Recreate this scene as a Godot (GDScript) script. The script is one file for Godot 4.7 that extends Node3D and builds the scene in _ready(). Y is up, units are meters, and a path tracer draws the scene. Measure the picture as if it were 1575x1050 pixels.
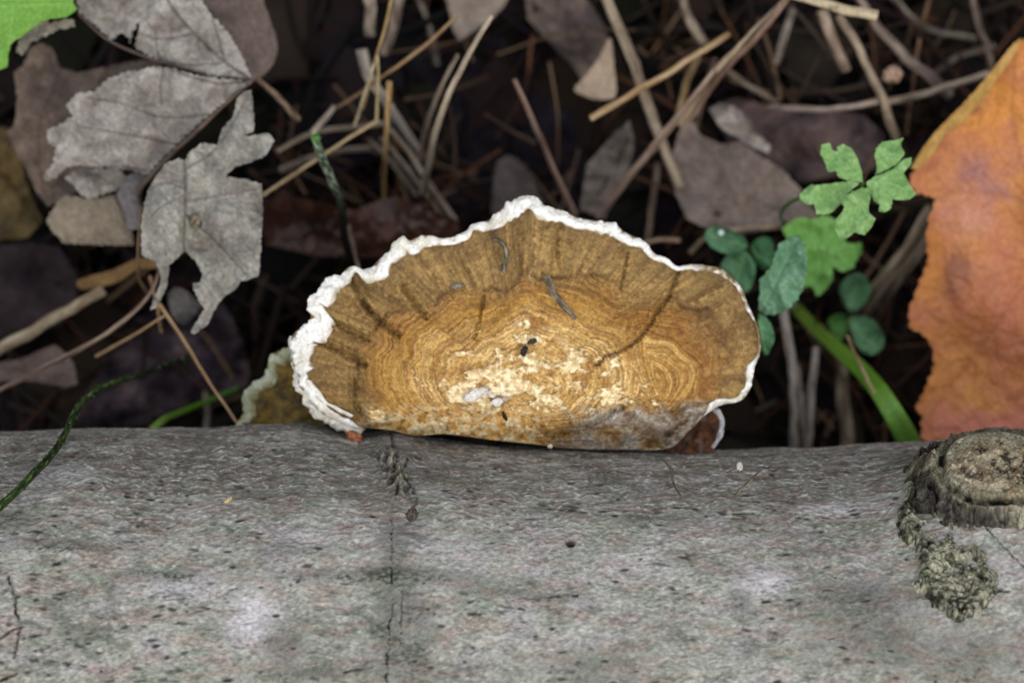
extends Node3D
# A bracket fungus on a fallen grey log, seen from straight above, with leaf litter and seedlings below it.
# Real size: the log is about 84 mm thick, the cap about 72 mm wide. Heights are given in millimetres above the ground.

const EYE := 0.5          # camera height, metres
const K := 2.2124e-4      # metres per measured unit and metre of distance
const LOG_Y := 38.0       # log axis height, mm
const LOG_Z := 57.5       # log axis distance from the picture's middle, mm
const LOG_R := 42.0

var grain := {}
var mats := {}
var taken := {}
var org := Vector3.ZERO
var noise_a := FastNoiseLite.new()
var noise_b := FastNoiseLite.new()
var noise_c := FastNoiseLite.new()
var noise_d := FastNoiseLite.new()
var noise_e := FastNoiseLite.new()
var noise_f := FastNoiseLite.new()
var rng := RandomNumberGenerator.new()

func _ready():
	var cam := Camera3D.new()
	cam.name = "camera"
	var lens := CameraAttributesPhysical.new()
	lens.frustum_focal_length = 103.3
	lens.frustum_near = 0.02
	lens.frustum_far = 120.0
	lens.frustum_focus_distance = EYE - 0.061
	lens.exposure_aperture = 13.2
	cam.attributes = lens
	cam.fov = 13.25
	cam.near = 0.02
	cam.far = 120.0
	cam.position = Vector3(0, EYE, 0)
	cam.rotation_degrees = Vector3(-90, 0, 0)
	add_child(cam)
	cam.current = true

	var sky_mat := ProceduralSkyMaterial.new()
	sky_mat.sky_top_color = Color(0.95, 0.96, 0.99)
	sky_mat.sky_horizon_color = Color(0.42, 0.45, 0.44)
	sky_mat.sky_curve = 0.45
	sky_mat.ground_bottom_color = Color(0.12, 0.11, 0.09)
	sky_mat.ground_horizon_color = Color(0.2, 0.2, 0.18)
	sky_mat.sky_energy_multiplier = 1.3
	var sky := Sky.new()
	sky.sky_material = sky_mat
	var env := Environment.new()
	env.background_mode = Environment.BG_SKY
	env.sky = sky
	env.tonemap_mode = Environment.TONE_MAPPER_LINEAR
	env.tonemap_exposure = 1.0
	env.sdfgi_enabled = true
	env.ssao_enabled = true
	env.ssil_enabled = true
	var we := WorldEnvironment.new()
	we.name = "world_environment"
	we.environment = env
	add_child(we)

	var sun := DirectionalLight3D.new()
	sun.name = "daylight"
	sun.light_energy = 0.5
	sun.light_angular_distance = 14.0
	sun.light_color = Color(1.0, 0.97, 0.92)
	sun.shadow_enabled = true
	sun.rotation_degrees = Vector3(-58, 25, 0)
	add_child(sun)

	prepare()
	build_ground()
	build_log()
	build_fungi()
	build_leaves()
	build_plants()
	build_stalks()
	build_crumbs()
	build_litter()

# ---------------------------------------------------------------- helpers

func prepare():
	rng.seed = 77
	var list := [noise_a, noise_b, noise_c, noise_d]
	for i in 4:
		list[i].seed = 11 + i * 7
		list[i].noise_type = FastNoiseLite.TYPE_SIMPLEX_SMOOTH
		list[i].frequency = 1.0
		list[i].fractal_type = FastNoiseLite.FRACTAL_FBM
		list[i].fractal_octaves = [1, 3, 5, 2][i]
	noise_e.seed = 71
	noise_e.noise_type = FastNoiseLite.TYPE_CELLULAR
	noise_e.cellular_return_type = FastNoiseLite.RETURN_DISTANCE2_SUB
	noise_e.fractal_type = FastNoiseLite.FRACTAL_NONE
	noise_e.frequency = 1.0
	noise_f.seed = 71
	noise_f.noise_type = FastNoiseLite.TYPE_CELLULAR
	noise_f.cellular_return_type = FastNoiseLite.RETURN_CELL_VALUE
	noise_f.fractal_type = FastNoiseLite.FRACTAL_NONE
	noise_f.frequency = 1.0
	grain.fine = speckle(5, 0.045, 4, 0.84, 1.0, 384)
	grain.coarse = speckle(9, 0.02, 5, 0.8, 1.0, 384)
	grain.bump = speckle(21, 0.05, 4, 0.0, 1.0, 384)
	mats.bark = stuff_mat(0.86, "fine", 55.0, 0.018, 0.28)
	mats.knot = stuff_mat(0.9, "coarse", 60.0, 0.05, 0.25)
	mats.soil = stuff_mat(0.95, "coarse", 30.0, 0.1, 0.15)
	mats.cap = stuff_mat(0.62, "fine", 70.0, 0.012, 0.35)
	mats.rim = stuff_mat(0.8, "fine", 80.0, 0.012, 0.3)
	mats.rim.subsurf_scatter_enabled = false
	mats.dead = stuff_mat(0.82, "fine", 50.0, 0.02, 0.3)
	mats.wet = stuff_mat(0.38, "coarse", 40.0, 0.003, 0.4)
	mats.green = stuff_mat(0.5, "fine", 60.0, 0.008, 0.4)
	mats.green.backlight_enabled = true
	mats.green.backlight = Color(0.35, 0.45, 0.1)
	mats.autumn = stuff_mat(0.55, "fine", 50.0, 0.012, 0.4)
	mats.autumn.backlight_enabled = true
	mats.autumn.backlight = Color(0.35, 0.2, 0.08)
	mats.straw = stuff_mat(0.6, "fine", 70.0, 0.01, 0.35)
	mats.moss = stuff_mat(0.8, "coarse", 120.0, 0.04, 0.3)

func speckle(seed_: int, freq: float, octaves: int, lo: float, hi: float, side: int) -> ImageTexture:
	var n := FastNoiseLite.new()
	n.seed = seed_
	n.frequency = freq
	n.noise_type = FastNoiseLite.TYPE_SIMPLEX_SMOOTH
	n.fractal_octaves = octaves
	n.fractal_gain = 0.6
	var im := n.get_seamless_image(side, side)
	im.convert(Image.FORMAT_L8)
	var d := im.get_data()
	for i in d.size():
		d[i] = int(255.0 * lerpf(lo, hi, smoothstep(0.12, 0.88, d[i] / 255.0)))
	var out := Image.create_from_data(side, side, false, Image.FORMAT_L8, d)
	out.convert(Image.FORMAT_RGB8)
	return ImageTexture.create_from_image(out)

func stuff_mat(rough: float, grain_name: String, scale_: float, bump: float, spec: float) -> StandardMaterial3D:
	var m := StandardMaterial3D.new()
	m.vertex_color_use_as_albedo = true
	m.roughness = rough
	m.metallic_specular = spec
	m.albedo_texture = grain[grain_name]
	m.uv1_triplanar = true
	m.uv1_scale = Vector3.ONE * scale_
	m.heightmap_enabled = true
	m.heightmap_texture = grain.bump
	m.heightmap_scale = bump
	m.cull_mode = BaseMaterial3D.CULL_DISABLED
	return m

func S(r: float, g: float, b: float) -> Color:
	return Color(r / 255.0, g / 255.0, b / 255.0).srgb_to_linear()

# Things low in the litter lie in the hollow behind the log: deeper than first measured.
func deep(h: float) -> float:
	return h if h >= 24.0 else 24.0 - (24.0 - h) * 2.1

# A point measured on the photograph, at its own height (mm) in the place.
func P(px: float, py: float, h: float) -> Vector3:
	var d := (EYE - h * 0.001) * K
	return Vector3((px - 787.5) * d, h * 0.001, (py - 525.0) * d)

func numbered(called: String) -> String:
	if not taken.has(called):
		taken[called] = 0
		return called
	taken[called] += 1
	return "%s_%03d" % [called, taken[called]]

func tag(o: Node, label: String, category := "", group := "", kind := ""):
	if label != "":
		o.set_meta("label", label)
	if category != "":
		o.set_meta("category", category)
	if group != "":
		o.set_meta("group", group)
	if kind != "":
		o.set_meta("kind", kind)
	return o

# A thing: a Node3D at its place, whose children are its parts. Shapes built next are relative to it.
func thing(called: String, at: Vector3, label: String, category: String, group := "") -> Node3D:
	var o := Node3D.new()
	o.name = numbered(called)
	add_child(o)
	o.position = at
	org = at
	tag(o, label, category, group)
	return o

func put(called: String, mesh: Mesh, mat: Material, parent: Node = null) -> MeshInstance3D:
	var o := MeshInstance3D.new()
	o.mesh = mesh
	mesh.surface_set_material(0, mat)
	if parent == null:
		o.name = numbered(called)
		add_child(o)
		o.position = org
	else:
		o.name = called
		parent.add_child(o, true)
	return o

# Arrays of a regular grid, nu across and nv along, to a smooth mesh.
func grid_mesh(pos: PackedVector3Array, col: PackedColorArray, nu: int, nv: int, wrap := false) -> ArrayMesh:
	var nrm := PackedVector3Array()
	nrm.resize(pos.size())
	for j in nv:
		var ju := maxi(j - 1, 0) * nu
		var jd := mini(j + 1, nv - 1) * nu
		for i in nu:
			var il := i - 1
			var ir := i + 1
			if wrap:
				il = (i - 1 + nu) % nu
				ir = (i + 1) % nu
			else:
				il = maxi(il, 0)
				ir = mini(ir, nu - 1)
			var a: Vector3 = pos[j * nu + ir] - pos[j * nu + il]
			var b: Vector3 = pos[jd + i] - pos[ju + i]
			var n := b.cross(a)
			nrm[j * nu + i] = n.normalized() if n.length_squared() > 1e-24 else Vector3.UP
	var idx := PackedInt32Array()
	var cu := nu if wrap else nu - 1
	idx.resize(cu * (nv - 1) * 6)
	var k := 0
	for j in nv - 1:
		for i in cu:
			var a := j * nu + i
			var b := j * nu + (i + 1) % nu
			idx[k] = a
			idx[k + 1] = b
			idx[k + 2] = b + nu
			idx[k + 3] = a
			idx[k + 4] = b + nu
			idx[k + 5] = a + nu
			k += 6
	var arr := []
	arr.resize(Mesh.ARRAY_MAX)
	arr[Mesh.ARRAY_VERTEX] = pos
	arr[Mesh.ARRAY_NORMAL] = nrm
	arr[Mesh.ARRAY_COLOR] = col
	arr[Mesh.ARRAY_INDEX] = idx
	var m := ArrayMesh.new()
	m.add_surface_from_arrays(Mesh.PRIMITIVE_TRIANGLES, arr)
	return m

func pairs(a: Array) -> PackedVector2Array:
	var out := PackedVector2Array()
	for i in range(0, a.size(), 2):
		out.append(Vector2(a[i], a[i + 1]))
	return out

# Evenly spaced points along a polyline; smooth = through a Catmull-Rom curve.
func resample(pts: PackedVector2Array, spacing: float, closed: bool, smooth := true) -> PackedVector2Array:
	var n := pts.size()
	var fine := PackedVector2Array()
	var segs := n if closed else n - 1
	for i in segs:
		var p1 := pts[i]
		var p2 := pts[(i + 1) % n]
		var p0 := pts[(i - 1 + n) % n] if closed or i > 0 else p1
		var p3 := pts[(i + 2) % n] if closed or i + 2 < n else p2
		var m := maxi(2, int(p1.distance_to(p2) / spacing * 2.0))
		for k in m:
			var t := float(k) / m
			fine.append(p1.cubic_interpolate(p2, p0, p3, t) if smooth else p1.lerp(p2, t))
	fine.append(pts[0] if closed else pts[n - 1])
	var out := PackedVector2Array([fine[0]])
	var left := spacing
	for i in range(1, fine.size()):
		var a := fine[i - 1]
		var b := fine[i]
		var d := a.distance_to(b)
		while d >= left:
			a = a.lerp(b, left / d)
			out.append(a)
			d -= left
			left = spacing
		left -= d
	if not closed:
		out.append(pts[n - 1])
	elif out.size() > 2 and out[out.size() - 1].distance_to(out[0]) < spacing * 0.5:
		out.remove_at(out.size() - 1)
	return out

# A leaf's outline: resampled and made uneven, with teeth if asked.
func ragged(pts: PackedVector2Array, amp: float, wave: float, seed_: float, tooth := 0.0, tooth_len := 12.0, smooth := false) -> PackedVector2Array:
	var r := resample(pts, 2.5, true, smooth)
	var n := r.size()
	var out := PackedVector2Array()
	for i in n:
		var t := (r[(i + 1) % n] - r[(i - 1 + n) % n]).normalized()
		var q := r[i]
		var d := amp * (noise_b.get_noise_3d(q.x / wave, q.y / wave, seed_) + 0.6 * noise_b.get_noise_3d(q.x / wave * 3.1, q.y / wave * 3.1, seed_ + 5.0))
		if tooth > 0.0:
			var s := fposmod(i * 2.5 / tooth_len + 0.6 * noise_a.get_noise_2d(i * 0.03, seed_), 1.0)
			d += tooth * (1.0 - s * 1.6 if s < 0.75 else -0.2 + (s - 0.75) * 4.0) - tooth * 0.3
		out.append(q + Vector2(t.y, -t.x) * d)
	return out

func seg_dist(p: Vector2, a: Vector2, b: Vector2) -> float:
	var ab := b - a
	var t := clampf((p - a).dot(ab) / maxf(ab.length_squared(), 1e-6), 0.0, 1.0)
	return p.distance_to(a + ab * t)

# A thin sheet with an outline (measured points), heights and colours from functions, and a real thickness.
func sheet(outline: PackedVector2Array, step: float, hf: Callable, cf: Callable, thick: float) -> ArrayMesh:
	var lo := outline[0]
	var hi := outline[0]
	for q in outline:
		lo = lo.min(q)
		hi = hi.max(q)
	lo -= Vector2.ONE * step
	hi += Vector2.ONE * step
	var nx := int((hi.x - lo.x) / step) + 2
	var ny := int((hi.y - lo.y) / step) + 2
	var state := PackedByteArray()
	state.resize(nx * ny)
	var n := outline.size()
	for i in n:
		var a := outline[i]
		var b := outline[(i + 1) % n]
		var m := maxi(1, int(a.distance_to(b) / step * 4.0))
		for k in m + 1:
			var q := (a.lerp(b, float(k) / m) - lo) / step
			state[int(q.y) * nx + int(q.x)] = 1
	var gp := PackedVector3Array()
	var gc := PackedColorArray()
	var gd := PackedByteArray()
	var w := nx + 1
	gp.resize(w * (ny + 1))
	gc.resize(w * (ny + 1))
	gd.resize(w * (ny + 1))
	var st := SurfaceTool.new()
	st.begin(Mesh.PRIMITIVE_TRIANGLES)
	st.set_smooth_group(0)
	var tri := PackedVector2Array()
	for j in ny:
		for i in nx:
			var c := lo + Vector2(i, j) * step
			if state[j * nx + i] == 1:
				var cell := PackedVector2Array([c, c + Vector2(step, 0), c + Vector2(step, step), c + Vector2(0, step)])
				for poly in Geometry2D.intersect_polygons(cell, outline):
					var ids := Geometry2D.triangulate_polygon(poly)
					for k in range(0, ids.size(), 3):
						var a: Vector2 = poly[ids[k]]
						var b: Vector2 = poly[ids[k + 1]]
						var d: Vector2 = poly[ids[k + 2]]
						var x := (b - a).cross(d - a)
						if absf(x) < 1e-5:
							continue
						tri.append(a)
						tri.append(b if x > 0.0 else d)
						tri.append(d if x > 0.0 else b)
			elif Geometry2D.is_point_in_polygon(c + Vector2(step, step) * 0.5, outline):
				var q := [j * w + i, j * w + i + 1, j * w + w + i + 1, j * w + w + i]
				for k in 4:
					var g: int = q[k]
					if gd[g] == 0:
						gd[g] = 1
						var pt := lo + Vector2(g % w, g / w) * step
						gp[g] = P(pt.x, pt.y, hf.call(pt)) - org
						gc[g] = cf.call(pt)
				for k in [0, 1, 2, 0, 2, 3]:
					st.set_color(gc[q[k]])
					st.add_vertex(gp[q[k]])
				for k in [0, 2, 1, 0, 3, 2]:
					st.set_color(gc[q[k]])
					st.add_vertex(gp[q[k]] - Vector3(0, thick * 0.001, 0))
	var seen := {}
	for k in tri.size():
		if not seen.has(tri[k]):
			seen[tri[k]] = [P(tri[k].x, tri[k].y, hf.call(tri[k])) - org, cf.call(tri[k])]
		st.set_color(seen[tri[k]][1])
		st.add_vertex(seen[tri[k]][0])
	for k in range(0, tri.size(), 3):
		for e in [0, 2, 1]:
			st.set_color(seen[tri[k + e]][1])
			st.add_vertex(seen[tri[k + e]][0] - Vector3(0, thick * 0.001, 0))
	st.set_smooth_group(1)
	var down := Vector3(0, thick * 0.001, 0)
	for i in n:
		var a := outline[i]
		var b := outline[(i + 1) % n]
		var pa := P(a.x, a.y, hf.call(a)) - org
		var pb := P(b.x, b.y, hf.call(b)) - org
		st.set_color(cf.call(a))
		for v in [pa, pb, pb - down, pa, pb - down, pa - down]:
			st.add_vertex(v)
	st.generate_normals()
	st.index()
	return st.commit()

# A bent round or flattened stem through points (x, y, height), w0 to w1 thick (measured units).
func tube(st: SurfaceTool, path: PackedVector3Array, w0: float, w1: float, flat: float, sides: int, cf: Callable, uneven := 0.0, seed_ := 0.0, taper_tip := 0.0):
	var pts := PackedVector3Array()
	var wid := PackedFloat32Array()
	var n := path.size()
	for i in n - 1:
		var p1 := path[i]
		var p2 := path[i + 1]
		var p0 := path[i - 1] if i > 0 else p1 * 2.0 - p2
		var p3 := path[i + 2] if i + 2 < n else p2 * 2.0 - p1
		var m := maxi(3, int(Vector2(p1.x - p2.x, p1.y - p2.y).length() / 5.0))
		for k in m:
			pts.append(p1.cubic_interpolate(p2, p0, p3, float(k) / m))
	pts.append(path[n - 1])
	var rings := pts.size()
	var world := PackedVector3Array()
	for i in rings:
		pts[i].z = deep(pts[i].z)
		var wob := 0.3 * (w0 + w1) * 0.5 * sin(PI * i / maxf(rings - 1.0, 1.0)) if uneven > 0.0 else 0.0
		pts[i].x += wob * n3(i * 0.06, seed_ * 7.3)
		pts[i].y += wob * n3(i * 0.06, seed_ * 7.3 + 40.0)
		world.append(P(pts[i].x, pts[i].y, pts[i].z))
	var ring_p := []
	var ring_c := []
	for i in rings:
		var t := float(i) / (rings - 1)
		var dir := (world[mini(i + 1, rings - 1)] - world[maxi(i - 1, 0)]).normalized()
		var side := dir.cross(Vector3.UP)
		side = side.normalized() if side.length() > 0.02 else Vector3.RIGHT
		var up := side.cross(dir).normalized()
		var w := lerpf(w0, w1, t)
		if taper_tip > 0.0:
			w *= clampf((1.0 - t) / taper_tip, 0.05, 1.0)
		var r := w * 0.5 * K * (EYE - pts[i].z * 0.001)
		var rp := []
		var rc := []
		for s in sides:
			var a := TAU * s / sides
			var rr := r * (1.0 + uneven * noise_b.get_noise_3d(cos(a) * 1.1 + seed_, sin(a) * 1.1, i * 0.13 + seed_ * 3.0))
			rp.append(world[i] + side * cos(a) * rr + up * sin(a) * rr * flat - org)
			rc.append(cf.call(t, a, pts[i]))
		ring_p.append(rp)
		ring_c.append(rc)
	st.set_smooth_group(0)
	for i in rings - 1:
		for s in sides:
			var s2 := (s + 1) % sides
			for v in [[i, s], [i, s2], [i + 1, s2], [i, s], [i + 1, s2], [i + 1, s]]:
				st.set_color(ring_c[v[0]][v[1]])
				st.add_vertex(ring_p[v[0]][v[1]])
	st.set_smooth_group(1)
	for e in 2:
		var i := 0 if e == 0 else rings - 1
		var mid := world[i] - org
		for s in sides:
			var s2 := (s + 1) % sides
			st.set_color(ring_c[i][s] * 0.9)
			for v in ([mid, ring_p[i][s2], ring_p[i][s]] if e == 0 else [mid, ring_p[i][s], ring_p[i][s2]]):
				st.add_vertex(v)

func tube_mesh(path: PackedVector3Array, w0: float, w1: float, flat: float, sides: int, cf: Callable, uneven := 0.0, seed_ := 0.0, taper_tip := 0.0) -> ArrayMesh:
	var st := SurfaceTool.new()
	st.begin(Mesh.PRIMITIVE_TRIANGLES)
	tube(st, path, w0, w1, flat, sides, cf, uneven, seed_, taper_tip)
	st.generate_normals()
	st.index()
	return st.commit()

func triples(a: Array) -> PackedVector3Array:
	var out := PackedVector3Array()
	for i in range(0, a.size(), 3):
		out.append(Vector3(a[i], a[i + 1], a[i + 2]))
	return out

# Piecewise-linear table: [x0, y0, x1, y1, ...]
func table(a: Array, x: float) -> float:
	if x <= a[0]:
		return a[1]
	for i in range(2, a.size(), 2):
		if x <= a[i]:
			return lerpf(a[i - 1], a[i + 1], smoothstep(0.0, 1.0, (x - a[i - 2]) / (a[i] - a[i - 2])))
	return a[a.size() - 1]

func n1(x: float, y: float, s := 0.0) -> float:
	return noise_a.get_noise_3d(x, y, s)

func n3(x: float, y: float, s := 0.0) -> float:
	return noise_b.get_noise_3d(x, y, s)

# 0 on the joints of an irregular patchwork, towards 1 inside its pieces
func plates(x: float, y: float, s := 0.0) -> float:
	return noise_e.get_noise_3d(x, y, s) + 1.0

func n5(x: float, y: float, s := 0.0) -> float:
	return noise_c.get_noise_3d(x, y, s)

# ---------------------------------------------------------------- ground

func axis(inner: float, step: float, outer: float, grow: float) -> PackedFloat32Array:
	var half := PackedFloat32Array([0.0])
	var s := step
	var x := 0.0
	while x < outer:
		if x >= inner:
			s *= grow
		x += s
		half.append(x)
	var out := PackedFloat32Array()
	for i in range(half.size() - 1, 0, -1):
		out.append(-half[i])
	out.append_array(half)
	return out

func build_ground():
	var ax := axis(0.12, 0.0011, 30.0, 1.22)
	var n := ax.size()
	var pos := PackedVector3Array()
	var col := PackedColorArray()
	for j in n:
		for i in n:
			var x := ax[i]
			var z := ax[j]
			var near := clampf(1.3 - maxf(absf(x), absf(z)) * 2.0, 0.0, 1.0)
			var h := lerpf(-38.0, -6.0, smoothstep(0.005, 0.035, z) * (1.0 - smoothstep(0.1, 0.14, z)) + smoothstep(0.12, 0.5, absf(z))) + near * (3.0 * n3(x * 40.0, z * 40.0) + 1.6 * n5(x * 200.0, z * 200.0, 4.0))
			h += (1.0 - near) * 60.0 * n3(x * 0.3, z * 0.3, 9.0) * clampf(maxf(absf(x), absf(z)) - 0.8, 0.0, 1.0)
			pos.append(Vector3(x, h * 0.001, z))
			var v := 0.5 + 0.5 * n5(x * 120.0, z * 120.0, 2.0)
			col.append(S(15, 12, 13).lerp(S(38, 30, 28), v * v))
	org = Vector3.ZERO
	var o := put("ground", grid_mesh(pos, col, n, n), mats.soil)
	tag(o, "dark damp soil under the leaf litter", "soil", "", "structure")

# ---------------------------------------------------------------- the log

# Where a measured point lies on the log's surface: (mm along the log, mm round it from the top towards the far side).
func on_log(px: float, py: float) -> Vector2:
	var h := LOG_Y + LOG_R
	var z := 0.0
	for k in 30:
		z = (py - 525.0) * K * (EYE * 1000.0 - h)
		var s := clampf((LOG_Z - z) / LOG_R, -1.0, 0.9995)
		h = lerpf(h, LOG_Y + LOG_R * sqrt(1.0 - s * s), 0.5)
	return Vector2((px - 787.5) * K * (EYE * 1000.0 - h), LOG_R * asin(clampf((LOG_Z - z) / LOG_R, -1.0, 0.9995)))

func log_point(u: float, v: float, r: float) -> Vector3:
	var a := v / LOG_R
	return Vector3(u, LOG_Y + r * cos(a), LOG_Z - r * sin(a)) * 0.001

# How far the bark stands out (mm) from the round, coarse shape only.
func log_swell(u: float, v: float) -> float:
	var far := clampf(v / (LOG_R * 1.57), 0.0, 1.0)
	var s := table([-90.0, 1.2, -50.0, 1.2, -33.0, 2.6, -22.0, 0.9, 6.0, -1.3, 30.0, -1.3, 50.0, -0.9, 62.0, -0.2, 80.0, 0.6], u) * far
	s += 0.9 * n1(u * 0.02, v * 0.02, 3.0) + 0.35 * n1(u * 0.07, v * 0.09, 8.0)
	# the seam under the cap's left end
	var d := u + 17.6 - 0.6 * n1(v * 0.15, 2.0)
	s += 0.8 * exp(-d * d / 10.0) * smoothstep(34.0, 52.0, v)
	return s

func spot(p: Vector2, c: Vector2, rx: float, ry: float) -> float:
	var d := (p - c) / Vector2(rx, ry)
	return exp(-d.length_squared())

func build_log():
	var root := thing("fallen_log", Vector3(0, LOG_Y * 0.001, LOG_Z * 0.001), "smooth grey barked log lying across the bottom of the scene", "log")
	# sample places along and round the log
	var us := PackedFloat32Array()
	var x := 0.0
	var s := 0.17
	while x < 650.0:
		us.append(x)
		if x > 88.0:
			s *= 1.25
		x += s
	var ua := PackedFloat32Array()
	for i in range(us.size() - 1, 0, -1):
		ua.append(-us[i])
	ua.append_array(us)
	var va := PackedFloat32Array()
	x = 4.0
	while x < 71.0:
		va.append(x)
		x += 0.17
	while x < 4.0 + TAU * LOG_R - 1.0:
		va.append(x)
		x += 2.2
	va.append(4.0 + TAU * LOG_R)
	var nu := ua.size()
	var nv := va.size()
	var pos := PackedVector3Array()
	var col := PackedColorArray()
	pos.resize(nu * nv)
	col.resize(nu * nv)
	var hole := on_log(878, 832)
	var stub := on_log(1530, 754)
	var knot := on_log(1472, 893)
	var light := [[390, 945, 3.0, 3.6, 1.0], [300, 900, 5.0, 2.2, 0.4], [90, 740, 5.0, 2.5, 0.45], [1175, 890, 4.0, 2.2, 0.75], [700, 850, 7.0, 3.0, 0.3], [1530, 880, 4.0, 3.0, 0.3], [480, 830, 6.0, 2.4, 0.3], [1290, 775, 6.0, 1.6, 0.4], [950, 870, 9.0, 3.5, 0.25]]
	var dark := [[1330, 920, 7.0, 3.5, 0.55], [1350, 980, 10.0, 4.0, 0.35], [620, 1010, 4.0, 5.0, 0.5], [600, 880, 4.0, 1.3, 0.6], [1140, 920, 1.3, 2.4, 0.6], [20, 800, 3.0, 2.6, 0.5], [95, 838, 6.5, 0.9, 0.5], [265, 882, 4.5, 0.8, 0.55], [320, 963, 3.0, 0.9, 0.5], [440, 990, 3.0, 3.0, 0.45], [620, 740, 2.6, 4.0, 0.7], [900, 1020, 8.0, 3.0, 0.3], [1490, 1010, 10.0, 4.0, 0.35], [860, 915, 4.5, 0.8, 0.5], [430, 768, 11.0, 0.7, 0.4], [640, 890, 12.0, 0.8, 0.45], [160, 965, 7.0, 0.6, 0.45], [240, 880, 7.0, 0.5, 0.5], [470, 845, 6.0, 0.7, 0.4], [1190, 812, 7.0, 0.8, 0.35], [980, 792, 7.0, 0.7, 0.4], [470, 1035, 7.0, 0.9, 0.5], [110, 845, 8.0, 0.6, 0.55], [760, 905, 6.0, 0.6, 0.4], [40, 720, 2.0, 4.0, 0.4], [606, 850, 1.8, 7.0, 0.5], [596, 960, 1.6, 6.0, 0.5], [640, 940, 2.2, 2.6, 0.5], [646, 1000, 2.0, 4.0, 0.5], [560, 884, 12.0, 0.9, 0.7], [500, 672, 6.0, 3.0, 0.5], [585, 700, 3.0, 6.0, 0.5], [1000, 790, 5.0, 0.9, 0.5], [150, 715, 6.0, 1.1, 0.3], [470, 660, 5.0, 1.2, 0.4], [1400, 700, 3.0, 4.0, 0.7], [1410, 790, 2.2, 5.0, 0.6], [1060, 855, 1.0, 1.0, 0.6], [1258, 802, 0.8, 1.0, 0.7], [1215, 757, 1.0, 0.8, 0.5]]
	# everything local goes into 2 mm bins: [kind, ...]
	var bins := {}
	var into := func(what: Array, lo: Vector2, hi: Vector2):
		for cx in range(int(floor(lo.x / 2.0)), int(floor(hi.x / 2.0)) + 1):
			for cy in range(int(floor(lo.y / 2.0)), int(floor(hi.y / 2.0)) + 1):
				var key := cx * 4096 + cy
				if not bins.has(key):
					bins[key] = []
				bins[key].append(what)
	for a in light:
		var p := on_log(a[0], a[1])
		var e := Vector2(a[2], a[3]) * 2.0 + Vector2.ONE
		into.call([0, p, a[2], a[3], a[4]], p - e, p + e)
	for a in dark:
		var p := on_log(a[0], a[1])
		var e := Vector2(a[2], a[3]) * 2.0 + Vector2.ONE
		into.call([1, p, a[2], a[3], a[4]], p - e, p + e)
	for k in 2600:
		var q := Vector2(rng.randf_range(-86, 86), rng.randf_range(5, 61))
		var dense := 0.3 + 0.7 * n1(q.x * 0.06, q.y * 0.09, 31.0) + (0.3 if q.x < -35.0 and q.y < 42.0 else 0.0)
		if rng.randf() < dense:
			into.call([2, q, rng.randf_range(0.3, 1.15), rng.randf_range(0.16, 0.42), rng.randf_range(-0.25, 0.25), rng.randf_range(0.3, 0.95)], q - Vector2.ONE * 1.4, q + Vector2.ONE * 1.4)
	for c in [[[14, 890, 24, 930, 30, 965, 22, 1010], 1.9], [[0, 985, 14, 972, 28, 968], 1.5], [[0, 1048, 26, 1036], 1.6], [[805, 920, 840, 918, 862, 912, 890, 915], 1.2], [[602, 680, 606, 700, 612, 715, 604, 730, 622, 742, 640, 770, 630, 796], 2.6], [[628, 716, 616, 740, 610, 766], 2.0], [[604, 800, 602, 850, 604, 900], 0.7], [[603, 930, 598, 985, 594, 1050], 1.1], [[618, 905, 616, 990], 0.6], [[530, 1034, 550, 1030, 570, 1026], 1.6], [[1490, 808, 1530, 822, 1580, 812], 1.6], [[1495, 805, 1540, 850, 1580, 880], 0.8], [[568, 662, 600, 670, 650, 672, 700, 676, 778, 682, 830, 688], 1.6]]:
		var pts := PackedVector2Array()
		for q in resample(pairs(c[0]), 10.0, false):
			pts.append(on_log(q.x, q.y))
		for k in pts.size() - 1:
			into.call([3, pts[k], pts[k + 1], c[1] * 0.1], pts[k].min(pts[k + 1]) - Vector2.ONE * 2.0, pts[k].max(pts[k + 1]) + Vector2.ONE * 2.0)
	var plain := S(134, 133, 128)
	var c_base := S(144, 144, 135)
	var c_pale := S(180, 179, 171)
	var c_green := S(130, 136, 122)
	var c_pink := S(148, 129, 120)
	var c_mauve := S(150, 145, 148)
	var c_brown := S(92, 80, 73)
	var c_crest := S(192, 192, 186)
	var c_groove := S(78, 70, 68)
	var c_dull := S(92, 95, 88)
	var c_white := S(204, 199, 203)
	var c_dark := S(66, 70, 62)
	var c_fleck := S(36, 35, 34)
	var c_crack := S(22, 19, 18)
	var c_hole := S(7, 6, 6)
	var c_rough := S(52, 46, 42)
	var c_tan := S(164, 152, 128)
	var none := []
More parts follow.
